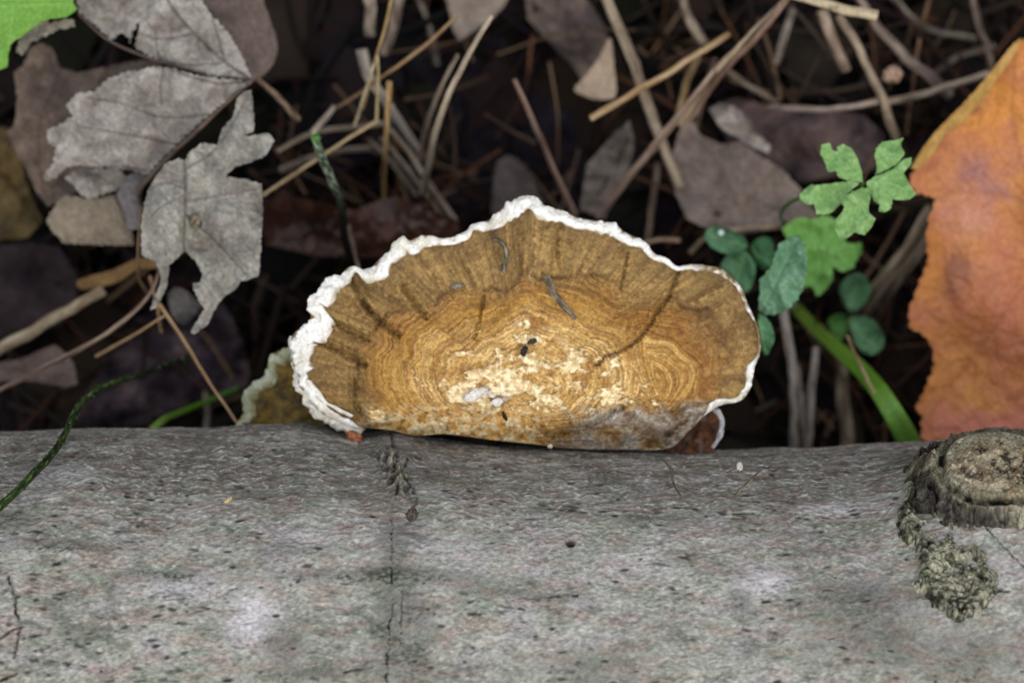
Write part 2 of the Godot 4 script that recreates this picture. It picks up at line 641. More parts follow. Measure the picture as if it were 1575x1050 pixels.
	for j in nv:
		var v := va[j]
		var fine_v := v <= 71.0
		var upper := smoothstep(26.0, 50.0, v)
		var last := -99999999
		var here: Array = none
		for i in nu:
			var u := ua[i]
			var p := Vector2(u, v)
			var r := LOG_R + log_swell(u, v if v < 132.0 else 264.0 - v)
			var c := plain
			if fine_v and absf(u) < 95.0:
				# wavy fibres lying along the log
				var wx := 1.5 * noise_a.get_noise_3d(u * 0.2, v * 0.25, 5.0)
				var wy := 0.9 * noise_a.get_noise_3d(u * 0.3, v * 0.16, 6.0)
				var fib := 1.0 - absf(noise_a.get_noise_3d((u + wx) * 0.19, (v + wy) * 0.72, 1.0)) * 2.4
				var fib2 := noise_d.get_noise_3d((u + wx) * 0.34, (v + wy) * 1.5, 7.0)
				var big := noise_d.get_noise_3d(u * 0.05, v * 0.08, 12.0)
				var mid := noise_c.get_noise_3d(u * 0.22, v * 0.5, 14.0)
				var micro := noise_b.get_noise_3d(u * 0.9, v * 2.1, 16.0)
				var hue := noise_d.get_noise_3d(u * 0.1, v * 0.16, 22.0)
				var hue2 := noise_d.get_noise_3d(u * 0.13, v * 0.4, 25.0)
				c = c_base.lerp(c_pale, clampf(0.55 * big + 0.4 * mid + 0.2, 0.0, 0.85))
				c = c.lerp(c_green, clampf(1.6 * hue, 0.0, 0.7))
				c = c.lerp(c_mauve, clampf(-1.5 * hue - 0.2, 0.0, 0.5))
				c = c.lerp(c_pink, clampf(1.5 * hue2, 0.0, 0.55))
				c = c.lerp(c_brown, upper * clampf(0.52 + 0.5 * hue2, 0.0, 0.85))
				c = c.lerp(c_dull, clampf(-mid * 1.4 - 0.18 - 0.5 * big, 0.0, 0.6))
				c = c.lerp(c_crest, (0.4 + 0.4 * upper) * smoothstep(0.68, 0.95, fib) * clampf(0.6 + 1.5 * mid + 0.8 * micro, 0.0, 1.0))
				c = c.lerp(c_groove, (0.34 + 0.3 * upper) * smoothstep(0.05, 0.5, fib2))
				r += 0.15 * fib * (0.3 + 0.75 * upper) + 0.07 * fib2 + 0.1 * mid
				c = c * (1.02 + (0.62 - 0.05 * upper) * micro)
				var key := int(floor(u / 2.0)) * 4096 + int(floor(v / 2.0))
				if key != last:
					last = key
					here = bins.get(key, none)
				var crack := 9.0
				var crack_w := 0.1
				for f in here:
					match f[0]:
						0:
							var e: float = spot(p + Vector2(mid * 2.5, micro * 1.5), f[1], f[2], f[3])
							c = c.lerp(c_white, clampf(e * f[4] * (1.0 + micro), 0.0, 0.85))
						1:
							var e: float = spot(p + Vector2(mid * 3.0, micro * 1.6), f[1], f[2], f[3])
							c = c.lerp(c_dark, clampf(e * f[4] * (0.9 + 2.2 * micro + mid), 0.0, 0.85))
						2:
							var d: Vector2 = (p - f[1]).rotated(f[4]) + Vector2(micro, mid) * 0.2
							var e := 1.0 - smoothstep(0.4, 1.15, Vector2(d.x / f[2], d.y / f[3]).length())
							c = c.lerp(c_fleck, e * f[5])
							r -= 0.14 * e * f[5]
						3:
							var dd := seg_dist(p + Vector2(mid * 0.5, micro * 0.2), f[1], f[2])
							if dd < crack:
								crack = dd
								crack_w = f[3]
				if crack < 2.0:
					var wd: float = crack_w * maxf(0.1, 1.0 + 1.4 * micro)
					var e := 1.0 - smoothstep(wd * 0.5, wd * 1.5, crack)
					e *= clampf(0.75 + 1.2 * mid, 0.25, 1.0)
					c = c.lerp(c_crack, e * 0.95)
					r -= 0.5 * e
					r += 0.12 * exp(-crack * crack / 0.4)
				var hd := p.distance_to(hole) + 0.15 * mid
				if hd < 1.0:
					var he := 1.0 - smoothstep(0.55, 0.8, hd)
					c = c.lerp(c_hole, he)
					r -= 2.4 * he
				# the rough seam of a vanished twig
				if absf(u + 18.3) < 8.0:
					var lump := exp(-pow((u + 18.0 - 0.25 * (46.0 - v)) / 1.7, 2.0) - pow((v - 46.0) / 6.0, 2.0))
					if lump > 0.02:
						var rough := n5(u * 0.8, v * 0.8, 40.0)
						r += lump * (0.3 + 2.6 * rough)
						c = c.lerp(c_rough, lump * clampf(0.5 - 3.0 * rough, 0.0, 1.0))
						c = c.lerp(c_tan, lump * clampf(rough * 1.6, 0.0, 0.8))
				if u > 45.0:
					# bark swollen round the branch stub
					r += 2.2 * exp(-pow((p - stub).length() / 15.0, 4.0))
					r += 0.7 * exp(-pow((p - knot).length() / 8.0, 2.0))
			else:
				var mid := n5(u * 0.1, v * 0.3, 14.0)
				c = c * (1.0 + 0.5 * mid)
				r += 0.3 * mid
				r += 2.2 * exp(-pow((p - stub).length() / 15.0, 4.0))
			c.a = 1.0
			col[j * nu + i] = c
			pos[j * nu + i] = log_point(u, v, r) - org
	var bark := put("bark", grid_mesh(pos, col, nu, nv), mats.bark, root)
	# sawn ends, far out of the picture
	for e in [-1, 1]:
		var st := SurfaceTool.new()
		st.begin(Mesh.PRIMITIVE_TRIANGLES)
		var i := 0 if e < 0 else nu - 1
		for j in nv - 1:
			st.set_color(S(150, 120, 84))
			var tri := [Vector3(ua[i] * 0.001, 0, 0), pos[j * nu + i], pos[(j + 1) * nu + i]]
			if e > 0:
				tri.reverse()
			for q in tri:
				st.add_vertex(q)
		st.generate_normals()
		put("sawn_end", st.commit(), mats.bark, root)
	build_stub(root, stub)
	build_knot(root, knot, "bark_knot", 6.8, 6.9, 1.9, 3.0)
	build_knot(root, on_log(1480, 836), "bark_scar", 6.0, 4.2, 1.0, 29.0)
	build_knot(root, on_log(1428, 806), "bark_scar", 5.2, 10.5, 2.0, 17.0)

# A lump on the log, as a dome over an ellipse: heights and colours by distance from its middle.
func dome_mesh(c: Vector2, rx: float, ry: float, nr: int, na: int, hf: Callable, cf: Callable, wob := 0.0) -> ArrayMesh:
	var pos := PackedVector3Array()
	var col := PackedColorArray()
	for j in nr:
		var t := float(j) / (nr - 1)
		for i in na:
			var a := TAU * i / na
			var q := c + Vector2(cos(a) * rx, sin(a) * ry) * t * (1.0 + wob * n3(cos(a) * 1.2 + rx, sin(a) * 1.2, ry))
			var h: float = hf.call(t, a, q)
			var base := log_swell(q.x, q.y) + LOG_R
			pos.append(log_point(q.x, q.y, base + h) - org)
			col.append(cf.call(t, a, q, h))
	return grid_mesh(pos, col, na, nr, true)

func build_stub(root: Node3D, c: Vector2):
	# the callus collar round a broken-off branch
	var hf := func(t: float, a: float, q: Vector2) -> float:
		var n := n5(q.x * 0.4, q.y * 0.4, 51.0)
		var tt := t * (1.0 + 0.10 * n1(cos(a) * 1.7, sin(a) * 1.7, 52.0) * smoothstep(0.6, 0.9, t))
		var h := table([0.0, 5.4, 0.5, 5.4, 0.55, 4.0, 0.59, 4.2, 0.64, 5.1, 0.72, 4.1, 0.82, 2.6, 0.92, 1.0, 1.0, -0.3], tt)
		h *= lerpf(1.0, 0.6, smoothstep(0.1, 0.9, -sin(a)) * smoothstep(0.6, 0.75, t))
		var ring := smoothstep(0.6, 0.67, t) * (1.0 - smoothstep(0.94, 1.0, t))
		var rough := lerpf(0.35, 1.2, smoothstep(-0.2, 0.9, -cos(a)))
		var wp := 2.2 * n1(q.x * 0.22, q.y * 0.22, 57.0)
		var pq := Vector2((q.x + wp) * 0.2 + 0.4 * n, (q.y - wp) * 0.34 + 0.4 * n)
		var pl := plates(pq.x, pq.y, 53.0)
		var pv := noise_f.get_noise_3d(pq.x, pq.y, 53.0)
		return h + ring * rough * (1.5 * n - 1.0 * smoothstep(0.16, 0.02, pl) + 0.8 * pv)
	var cf := func(t: float, a: float, q: Vector2, h: float) -> Color:
		var n := n5(q.x * 0.4, q.y * 0.4, 51.0)
		var m := n5(q.x * 1.5, q.y * 1.5, 62.0)
		var tt := t * (1.0 + 0.10 * n1(cos(a) * 1.7, sin(a) * 1.7, 52.0) * smoothstep(0.6, 0.9, t))
		var k := S(138, 131, 108).lerp(S(176, 170, 148), clampf(0.3 + 1.3 * n3(q.x * 0.3, q.y * 0.3, 61.0), 0.0, 1.0))
		k = k.lerp(S(126, 130, 116), smoothstep(0.84, 0.95, tt) * smoothstep(0.0, 0.6, -sin(a)))
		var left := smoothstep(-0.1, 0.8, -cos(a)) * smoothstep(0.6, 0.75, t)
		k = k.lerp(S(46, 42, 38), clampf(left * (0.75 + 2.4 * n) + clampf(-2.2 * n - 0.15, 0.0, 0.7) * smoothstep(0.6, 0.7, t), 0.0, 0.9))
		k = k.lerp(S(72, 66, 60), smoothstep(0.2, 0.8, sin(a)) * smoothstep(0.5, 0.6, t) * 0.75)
		k = k.lerp(S(22, 19, 18), smoothstep(0.5, 0.545, tt) * (1.0 - smoothstep(0.575, 0.61, tt)) * clampf(0.75 + 1.6 * n, 0.2, 1.0))
		# the short dark strip of flutes beside the face
		var strip := smoothstep(0.62, 0.66, tt) * (1.0 - smoothstep(0.74, 0.78, tt)) * smoothstep(-0.1, 0.25, -sin(a)) * smoothstep(0.35, -0.1, cos(a))
		k = k.lerp(S(58, 54, 52).lerp(S(150, 146, 134), smoothstep(0.35, 0.9, n3(a * 9.0, t * 3.0, 66.0) + 0.5 * m)), strip * 0.75)
		var wp := 2.2 * n1(q.x * 0.22, q.y * 0.22, 57.0)
		var pq := Vector2((q.x + wp) * 0.2 + 0.4 * n, (q.y - wp) * 0.34 + 0.4 * n)
		var pl := plates(pq.x, pq.y, 53.0)
		var pv := noise_f.get_noise_3d(pq.x, pq.y, 53.0)
		k = k.lerp(S(26, 23, 22), smoothstep(0.13, 0.03, pl) * smoothstep(0.62, 0.7, t) * (1.0 - smoothstep(0.93, 1.0, t)) * clampf(0.65 + left + n, 0.0, 0.95))
		k = k * (1.0 + 1.0 * m + 0.4 * pv * smoothstep(0.6, 0.7, t))
		k.a = 1.0
		return k
	put("branch_stub", dome_mesh(c, 15.0, 14.6, 130, 320, hf, cf, 0.08), mats.knot, root)
	var stub := root.get_child(root.get_child_count() - 1)
	var ff := func(t: float, a: float, q: Vector2) -> float:
		return 4.9 + 1.3 * sqrt(maxf(0.0, 1.0 - t * t)) - 1.6 * smoothstep(0.9, 1.0, t) + 0.9 * n5(q.x * 0.4, q.y * 0.4, 71.0)
	var fc := func(t: float, a: float, q: Vector2, h: float) -> Color:
		var n := n5(q.x * 0.4, q.y * 0.4, 71.0)
		var m := n5(q.x * 1.6, q.y * 1.6, 72.0)
		var k := S(176, 164, 136).lerp(S(120, 98, 66), clampf(0.35 + 1.2 * n3(q.x * 0.2, q.y * 0.2, 77.0), 0.0, 0.8))
		k = k.lerp(S(52, 42, 34), clampf(-2.8 * n + 0.05, 0.0, 0.9))
		k = k.lerp(S(196, 188, 168), clampf(1.6 * m - 0.1, 0.0, 0.7))
		k = k.lerp(S(40, 34, 30), smoothstep(0.9, 1.0, t))
		k = k * (1.0 + 0.4 * m)
		k.a = 1.0
		return k
	put("broken_face", dome_mesh(c + Vector2(0.4, -0.9), 8.0, 6.6, 70, 180, ff, fc, 0.2), mats.knot, stub)

func build_knot(root: Node3D, c: Vector2, called: String, rx: float, ry: float, high: float, sd: float):
	var scar := called == "bark_scar"
	var hf := func(t: float, a: float, q: Vector2) -> float:
		var tt := t * (1.0 + 0.2 * n1(cos(a) * 1.4, sin(a) * 1.4, sd))
		var n := n3(q.x * 0.3, q.y * 0.3, sd)
		var wp := 2.0 * n1(q.x * 0.25, q.y * 0.25, sd + 7.0)
		var pq := Vector2((q.x + wp) * 0.42 + 0.35 * n, (q.y - wp) * 0.6 + 0.35 * n)
		var pl := plates(pq.x, pq.y, sd)
		var pv := noise_f.get_noise_3d(pq.x, pq.y, sd)
		var lift := 1.0 - smoothstep(0.5, 0.97, tt)
		return high * (lift * (0.65 + 0.35 * smoothstep(0.25, 0.7, tt)) + (0.0 if scar else 0.3 * exp(-pow((tt - 0.72) / 0.1, 2.0)))) + (1.0 - smoothstep(0.8, 1.0, tt)) * (0.8 * n - 0.4 * smoothstep(0.16, 0.02, pl) + 0.2 * pv + 0.3 * n5(q.x * 0.8, q.y * 0.8, sd + 11.0)) - 0.4 * smoothstep(0.8, 0.9, tt) * (1.0 - smoothstep(0.9, 0.97, tt)) - 0.4 * smoothstep(0.93, 1.0, t)
	var cf := func(t: float, a: float, q: Vector2, h: float) -> Color:
		var tt := t * (1.0 + 0.2 * n1(cos(a) * 1.4, sin(a) * 1.4, sd))
		var n := n3(q.x * 0.3, q.y * 0.3, sd)
		var m := n5(q.x * 1.6, q.y * 1.6, sd + 1.0)
		var big := n3(q.x * 0.3, q.y * 0.3, sd + 2.0)
		var wp := 2.0 * n1(q.x * 0.25, q.y * 0.25, sd + 7.0)
		var pq := Vector2((q.x + wp) * 0.42 + 0.35 * n, (q.y - wp) * 0.6 + 0.35 * n)
		var pl := plates(pq.x, pq.y, sd)
		var pv := noise_f.get_noise_3d(pq.x, pq.y, sd)
		var k := S(158, 154, 134).lerp(S(60, 56, 50), clampf((0.65 if scar else 0.05) - 1.9 * big, 0.0, 0.9))
		k = k.lerp(S(180, 178, 158), clampf(1.8 * m, 0.0, 0.3 if scar else 0.6))
		k = k.lerp(S(40, 36, 33), clampf(-2.6 * n5(q.x * 0.55, q.y * 0.55, sd + 12.0) - 0.12 - 0.4 * pv, 0.0, 0.9))
		k = k.lerp(S(138, 140, 112), clampf(1.4 * n3(q.x * 0.4, q.y * 0.4, sd + 4.0), 0.0, 0.4))
		k = k.lerp(S(28, 25, 24), smoothstep(0.14, 0.03, pl) * (1.0 - smoothstep(0.85, 1.0, tt)) * clampf(0.3 - 2.5 * n, 0.0, 0.9))
		k = k.lerp(S(26, 23, 22), smoothstep(0.8, 0.87, tt) * (1.0 - smoothstep(0.9, 0.96, tt)) * smoothstep(-0.5, 0.5, cos(a) - 0.3 * sin(a)))
		k = k.lerp(S(136, 135, 126), smoothstep(0.88, 0.98, tt))
		k = k * (0.95 + 0.9 * m + 0.4 * pv)
		k.a = 1.0
		return k
	put(called, dome_mesh(c, rx, ry, 90, 260, hf, cf, 0.14), mats.knot, root)

# ---------------------------------------------------------------- the bracket fungi

func build_fungi():
	build_main_bracket()
	build_small_bracket()

# A rolled lip along a line of measured points: wf gives its width, hf the height of what it sits on, inward the point it faces.
func lip_mesh(line: PackedVector2Array, inward: Vector2, wf: Callable, hf: Callable, cf: Callable, bulge: float, drop: float, sd: float) -> ArrayMesh:
	var n := line.size()
	var m := 26
	var pos := PackedVector3Array()
	var col := PackedColorArray()
	pos.resize(n * m)
	col.resize(n * m)
	for i in n:
		var s := float(i) / (n - 1)
		var ends := smoothstep(0.0, 0.02, s) * smoothstep(1.0, 0.98, s)
		var o := line[i]
		var tang := (line[mini(i + 2, n - 1)] - line[maxi(i - 2, 0)]).normalized()
		var nin := Vector2(-tang.y, tang.x)
		if nin.dot(inward - o) < 0.0:
			nin = -nin
		nin = (nin + (inward - o).normalized()).normalized()
		var w: float = wf.call(s, o) * (0.15 + 0.85 * ends)
		w *= 0.78 * (1.0 + 0.4 * n1(o.x * 0.024, o.y * 0.024, sd) + 0.12 * n1(o.x * 0.07, o.y * 0.07, sd + 9.0))
		for k in m:
			var f := float(k) / (m - 1)
			var inw := 0.0
			var up := 0.0
			if f < 0.72:
				var a := f / 0.72 * PI
				inw = w * 0.5 * (1.0 + cos(a))
				up = bulge * sin(a) * (0.55 + 0.45 * minf(w / 22.0, 1.3)) - 0.25 * (1.0 - f / 0.72)
			else:
				var g := (f - 0.72) / 0.28
				inw = g * w * 0.9
				up = -drop * sin(g * PI * 0.5)
			var q := o + nin * inw
			var lump := 0.8 * n1(q.x * 0.05, q.y * 0.05, sd + 1.0) + 0.35 * n1(q.x * 0.12, q.y * 0.12, sd + 2.0) 
			var out := lump * w * (0.1 + 0.1 * smoothstep(0.1, 0.5, f)) * (1.0 - smoothstep(0.8, 1.0, f))
			q -= nin * out
			var h: float = hf.call(q) + up + (lump * 0.35 + 0.1 * n3(q.x * 0.2, q.y * 0.2, sd + 3.0)) * ends * smoothstep(0.0, 0.15, f)
			pos[k * n + i] = P(q.x, q.y, h) - org
			col[k * n + i] = cf.call(s, f, q, lump)
	return grid_mesh(pos, col, n, m)

func build_main_bracket():
	var outline := resample(pairs([557, 658, 540, 657, 523, 651, 500, 640, 480, 616, 462, 594, 455, 572, 449, 536, 455, 512, 474, 495, 474, 468, 482, 450, 506, 429, 543, 411, 563, 414, 576, 410, 592, 388, 613, 370, 633, 366, 662, 363, 686, 366, 715, 357, 725, 345, 748, 340, 768, 324, 784, 309, 805, 300, 825, 303, 841, 317, 866, 323, 886, 333, 915, 339, 944, 343, 962, 357, 993, 372, 1005, 388, 1025, 397, 1042, 409, 1066, 406, 1103, 411, 1121, 421, 1140, 442, 1152, 470, 1165, 499, 1170, 524, 1169, 545, 1160, 567, 1158, 585, 1152, 603, 1138, 617, 1107, 624, 1083, 640, 1062, 662, 1030, 690, 960, 692, 880, 690, 820, 683, 760, 677, 686, 668, 637, 670, 600, 662]), 2.0, true)
	for i in outline.size():
		var o := outline[i]
		var left := smoothstep(720.0, 600.0, o.x) * smoothstep(662.0, 640.0, o.y)
		var dir := (o - Vector2(640, 600)).normalized()
		outline[i] = o + dir * left * 7.0 * (absf(sin(i * 2.0 * PI / 47.0 + 1.5 * n1(i * 0.02, 3.0))) - 0.6)
	var n := outline.size()
	var hub := Vector2(808, 604)
	var root := thing("bracket_fungus", P(800, 670, 44), "large ochre bracket fungus with ringed cap and white lumpy rim on the log", "fungus", "")
	var tl_tab := [-180.0, 0.74, -165.0, 0.74, -154.0, 0.69, -138.0, 0.65, -118.0, 0.63, -98.0, 0.61, -83.0, 0.63, -70.0, 0.67, -52.0, 0.74, -40.0, 0.73, -30.0, 0.73, -24.0, 0.8, -16.0, 0.84, -8.0, 0.87, 10.0, 0.9, 30.0, 0.98]
	# the measured height of the cap (mm) at a point
	var radius := PackedFloat32Array()
	radius.resize(1440)
	for i in n:
		var a := outline[i]
		var b := outline[(i + 1) % n]
		var d0 := (a - hub)
		var d1 := (b - hub)
		var a0 := d0.angle()
		var a1 := d1.angle()
		if absf(a1 - a0) > PI:
			continue
		for k in range(int(floor(minf(a0, a1) / TAU * 1440.0)), int(ceil(maxf(a0, a1) / TAU * 1440.0)) + 1):
			radius[(k + 1440) % 1440] = maxf(radius[(k + 1440) % 1440], lerpf(d0.length(), d1.length(), 0.5))
	for k in 1440:
		if radius[k] == 0.0:
			radius[k] = radius[(k + 1439) % 1440]
	var rad := func(a: float) -> float:
		var f := fposmod(a / TAU * 1440.0, 1440.0)
		var i := int(f) % 1440
		return lerpf(radius[i], radius[(i + 1) % 1440], f - floor(f))
	var base_h := func(q: Vector2) -> float:
		var d := q - hub
		var t: float = d.length() / maxf(rad.call(d.angle()), 1.0)
		var side := smoothstep(625.0, 690.0, q.y)
		var edge := 46.5 + 1.2 * n1(q.x * 0.008, q.y * 0.008, 90.0) + 0.5 * n1(q.x * 0.03, q.y * 0.03, 91.0)
		var h := lerpf(51.5, edge, pow(minf(t, 1.2), 1.6))
		h += 1.2 * spot(q, Vector2(985, 590), 120, 70)
		return lerpf(h, 43.0 + 0.8 * n3(q.x * 0.02, q.y * 0.02, 92.0), side * smoothstep(0.15, 0.9, t) * 0.85 + 0.15 * side)
	var wrinkle := func(s_px: float, t: float) -> float:
		return n3(s_px * 0.045, t * 1.4, 101.0)
	var nt := 220
	var pos := PackedVector3Array()
	var col := PackedColorArray()
	pos.resize(n * nt)
	col.resize(n * nt)
	var hub2 := Vector2(985, 588)
	var k0 := S(158, 128, 76)
	var k1 := S(112, 84, 46)
	var k2 := S(166, 132, 80)
	var k3 := S(92, 72, 48)
	var k4 := S(70, 50, 28)
	var k5 := S(120, 84, 40)
	var k6 := S(170, 126, 56)
	var k7 := S(128, 88, 40)
	var k8 := S(196, 158, 94)
	var k9 := S(112, 70, 28)
	var k10 := S(198, 158, 90)
	var k11 := S(152, 110, 54)
	var k12 := S(228, 198, 142)
	var k13 := S(136, 88, 38)
	var k14 := S(186, 146, 82)
	var k15 := S(152, 106, 48)
	var k16 := S(228, 192, 124)
	var k17 := S(128, 80, 32)
	var k18 := S(66, 40, 18)
	var k19 := S(96, 58, 22)
	var k20 := S(62, 42, 22)
	var k21 := S(240, 222, 180)
	var k22 := S(214, 176, 116)
	var k23 := S(222, 172, 96)
	var k24 := S(240, 222, 178)
	var k25 := S(150, 96, 44)
	var k26 := S(160, 149, 134)
	var k27 := S(190, 182, 172)
	var k28 := S(120, 92, 60)
	var k29 := S(58, 40, 28)
	var k30 := S(212, 206, 200)
	var k31 := S(60, 42, 28)
	var k32 := S(40, 26, 16)
	var kb1 := S(122, 88, 44)
	var kb2 := S(166, 122, 62)
	for j in nt:
		var t := pow(float(j) / (nt - 1), 0.72)
		for i in n:
			var q := hub.lerp(outline[i], t)
			var d := outline[i] - hub
			var ang := rad_to_deg(d.angle())
			if ang > 90.0:
				ang -= 360.0
			var tl := table(tl_tab, ang if ang > -180.0 else -180.0)
			var rr := d.length()
			var fine := n5(q.x * 0.09, q.y * 0.09, 110.0)
			var mid := n5(q.x * 0.022, q.y * 0.022, 111.0)
			var micro := n3(q.x * 0.28, q.y * 0.28, 112.0)
			var tw := t + 0.045 * n1(q.x * 0.012, q.y * 0.012, 113.0) + 0.016 * n3(q.x * 0.05, q.y * 0.05, 114.0)
			var qz := tw / tl
			var spx := atan2(d.y, d.x) * 300.0
			var wr := n3(spx * 0.055 + 0.5 * fine, t * 1.6, 101.0)
			var wr2 := n3(spx * 0.13, t * 3.5, 102.0)
			var wr3 := n1(spx * 0.022, t * 1.0, 103.0)
			# rings round the main hub and round the right-hand lobe
			var lobe := smoothstep(0.15, 0.6, spot(q, Vector2(1015, 575), 130, 95))
			lobe *= smoothstep(-10.0, 25.0, q.x - 960.0 + (q.y - 500.0) * -0.35)
			var r_main := (t + 0.014 * n1(q.x * 0.008, q.y * 0.008, 118.0)) * lerpf(rr, 320.0, 0.75)
			var r_lobe := ((q - hub2) / Vector2(1.25, 1.0)).length() * (1.0 + 0.12 * n1(q.x * 0.02, q.y * 0.02, 120.0))
			var ring_r := lerpf(r_main, r_lobe, lobe)
			var rings := n1(ring_r * 0.11 + 0.2 * fine, ang * 0.03, 121.0)
			var rings2 := n3(ring_r * 0.26 + 0.3 * fine, ang * 0.03, 122.0)
			# the pigment of the zones
			var outer := k0.lerp(k1, clampf(0.45 + 1.1 * wr, 0.0, 1.0))
			outer = outer.lerp(k2, clampf(1.3 * wr2 + 0.5 * fine, 0.0, 0.6))
			outer = outer.lerp(k3, clampf((t - tl - (1.0 - tl) * 0.45) / maxf(0.05, (1.0 - tl) * 0.5), 0.0, 1.0) * 0.55)
			outer = outer.lerp(k4, clampf(-1.6 * wr3 - 0.2, 0.0, 0.3))
			outer = outer.lerp(k5, clampf(rings2 * 0.9, 0.0, 0.35))
			var gold := k6.lerp(k7, clampf(0.4 + 0.9 * rings, 0.0, 1.0))
			gold = gold.lerp(k8, clampf(1.2 * rings2 - 0.1, 0.0, 0.6))
			gold = gold.lerp(k9, clampf(smoothstep(0.8, 1.0, qz) * (0.5 + 0.6 * mid), 0.0, 0.7))
			var tan_ := k10.lerp(k11, clampf(0.45 + 1.0 * rings, 0.0, 1.0))
			tan_ = tan_.lerp(k12, clampf(1.6 * rings2 + 0.4 * mid, 0.0, 0.75))
			tan_ = tan_.lerp(k13, clampf(-1.5 * mid - 0.15, 0.0, 0.5))
			var ring_brown := kb1.lerp(kb2, clampf(0.4 + 1.0 * rings2 + 0.6 * mid, 0.0, 1.0))
			gold = gold.lerp(ring_brown, smoothstep(0.82, 0.95, qz + 0.06 * rings) * 0.85)
			var inner := gold.lerp(tan_, smoothstep(0.82, 0.5, qz + 0.15 * mid))
			# the right-hand lobe: gold heart, brown band, dark line
			var heart := k14.lerp(k15, clampf(0.45 + rings, 0.0, 1.0)).lerp(k16, clampf(1.4 * rings2, 0.0, 0.6))
			heart = heart.lerp(gold, 0.45)
			heart = heart.lerp(k17, smoothstep(62.0, 84.0, r_lobe) * (0.6 + 0.4 * mid))
			inner = inner.lerp(heart, lobe)
			var c := inner.lerp(outer, smoothstep(0.86, 1.08, qz + 0.08 * fine + 0.04 * wr2))
			var relief := 0.0
			# the dark line between the zones, broken in places
			var line := exp(-pow((qz - 1.0) / 0.022, 2.0)) * clampf(0.55 + 0.9 * n1(spx * 0.012, 3.0, 130.0), 0.0, 1.0) * smoothstep(25.0, 10.0, ang)
			c = c.lerp(k18, line * 0.8)
			relief -= 0.2 * line
			relief += 0.1 * smoothstep(1.06, 0.98, qz)
			var line2 := exp(-pow((qz - 0.86) / 0.02, 2.0)) * clampf(0.3 + n1(spx * 0.015, 9.0, 131.0), 0.0, 1.0)
			c = c.lerp(k19, line2 * 0.5)
			# radial creases of the outer band
			var band := smoothstep(0.95, 1.1, qz)
			relief += band * (0.16 * wr + 0.26 * wr3 + 0.1 * wr2)
			relief += (1.0 - band) * (0.16 * rings + 0.12 * rings2)
			# deep folds at the left end
			for f in [[[482, 520, 530, 545, 560, 560], 4.0], [[560, 465, 590, 500, 612, 515], 4.0], [[500, 486, 540, 510, 566, 520], 3.5], [[620, 440, 640, 470, 655, 486], 4.0], [[540, 430, 556, 462, 568, 480], 4.0], [[1042, 420, 1030, 455, 1012, 478, 1001, 499, 980, 523, 956, 540, 930, 548, 916, 562], 3.0], [[744, 456, 738, 492, 728, 520], 2.6], [[966, 388, 960, 416, 956, 442], 2.2], [[547, 585, 546, 620, 566, 650], 3.0], [[962, 622, 935, 640, 905, 655, 850, 668, 816, 652], 4.0], [[1070, 640, 1040, 656, 1020, 676], 3.0], [[860, 350, 856, 378, 862, 410], 2.2]]:
				var a: Array = f[0]
				var lo_x := minf(a[0], a[a.size() - 2]) - 14.0
				var hi_x := maxf(a[0], a[a.size() - 2]) + 14.0
				if q.x < lo_x or q.x > hi_x:
					continue
				var dd := 99.0
				for k in range(0, a.size() - 2, 2):
					dd = minf(dd, seg_dist(q + Vector2(fine, micro) * 4.0, Vector2(a[k], a[k + 1]), Vector2(a[k + 2], a[k + 3])))
				var e := exp(-pow(dd / f[1], 2.0))
				c = c.lerp(k20, pow(e, 3.5) * (0.75 if q.x > 900.0 else 0.5))
				relief -= e * 0.2 * f[1]
				relief += 0.1 * f[1] * exp(-pow((dd - f[1] * 2.2) / f[1], 2.0))
			# pale crust near the log
			var crust := n5(q.x * 0.016, q.y * 0.034, 140.0) + 0.35 * n5(q.x * 0.06, q.y * 0.08, 141.0)
			var where := spot(q, Vector2(790, 588), 130, 48) * 0.62 + spot(q, Vector2(660, 650), 90, 26) * 0.8 + spot(q, Vector2(900, 560), 60, 18) * 0.55 + spot(q, Vector2(960, 612), 70, 22) * 0.5 + spot(q, Vector2(820, 515), 26, 30) * 0.5 + spot(q, Vector2(720, 600), 60, 30) * 0.3
			var cr := smoothstep(0.37, 0.52, crust * 0.9 * smoothstep(0.02, 0.2, where) + where * 0.78)
			var crust_col := k21.lerp(k22, clampf(0.3 - 1.6 * fine, 0.0, 0.9))
			c = c.lerp(crust_col, cr * 0.9)
			relief += 0.38 * cr + 0.2 * cr * fine
			# buff, pimpled skin along the base
			var foot := smoothstep(618.0, 652.0, q.y + 14.0 * mid) * smoothstep(-45.0, 10.0, q.x - 585.0) * smoothstep(870.0, 800.0, q.x)
			var pimple := n3(q.x * 0.06, q.y * 0.06, 150.0)
			var foot_col := k23.lerp(k24, clampf(0.4 + 1.8 * pimple, 0.0, 1.0)).lerp(k25, clampf(-1.8 * fine - 0.3, 0.0, 0.45))
			c = c.lerp(foot_col, foot * 0.85)
			relief += foot * (0.6 * pimple + 0.25 * fine)
			# bruised grey and brown flesh at the right foot
			var grey := smoothstep(612.0, 640.0, q.y - 0.07 * (1000.0 - q.x) + 16.0 * mid) * smoothstep(835.0, 900.0, q.x + 20.0 * mid)
			var sm := n3(q.x * 0.022, q.y * 0.036, 160.0) + 0.3 * fine
			var grey_col := k26.lerp(k27, clampf(1.6 * sm, 0.0, 1.0)).lerp(k28, clampf(-1.9 * sm - 0.05, 0.0, 1.0))
			grey_col = grey_col.lerp(k29, clampf(-1.5 * n3(q.x * 0.02 + 3.0, q.y * 0.05, 161.0) - 0.2, 0.0, 0.8))
			c = c.lerp(grey_col, grey * clampf(0.72 + 1.2 * mid, 0.3, 0.95))
			relief += grey * (1.5 * sm + 0.5 * mid)
			var pale := spot(q, Vector2(752, 606), 46, 15) * (0.6 + 1.4 * n5(q.x * 0.05, q.y * 0.09, 165.0))
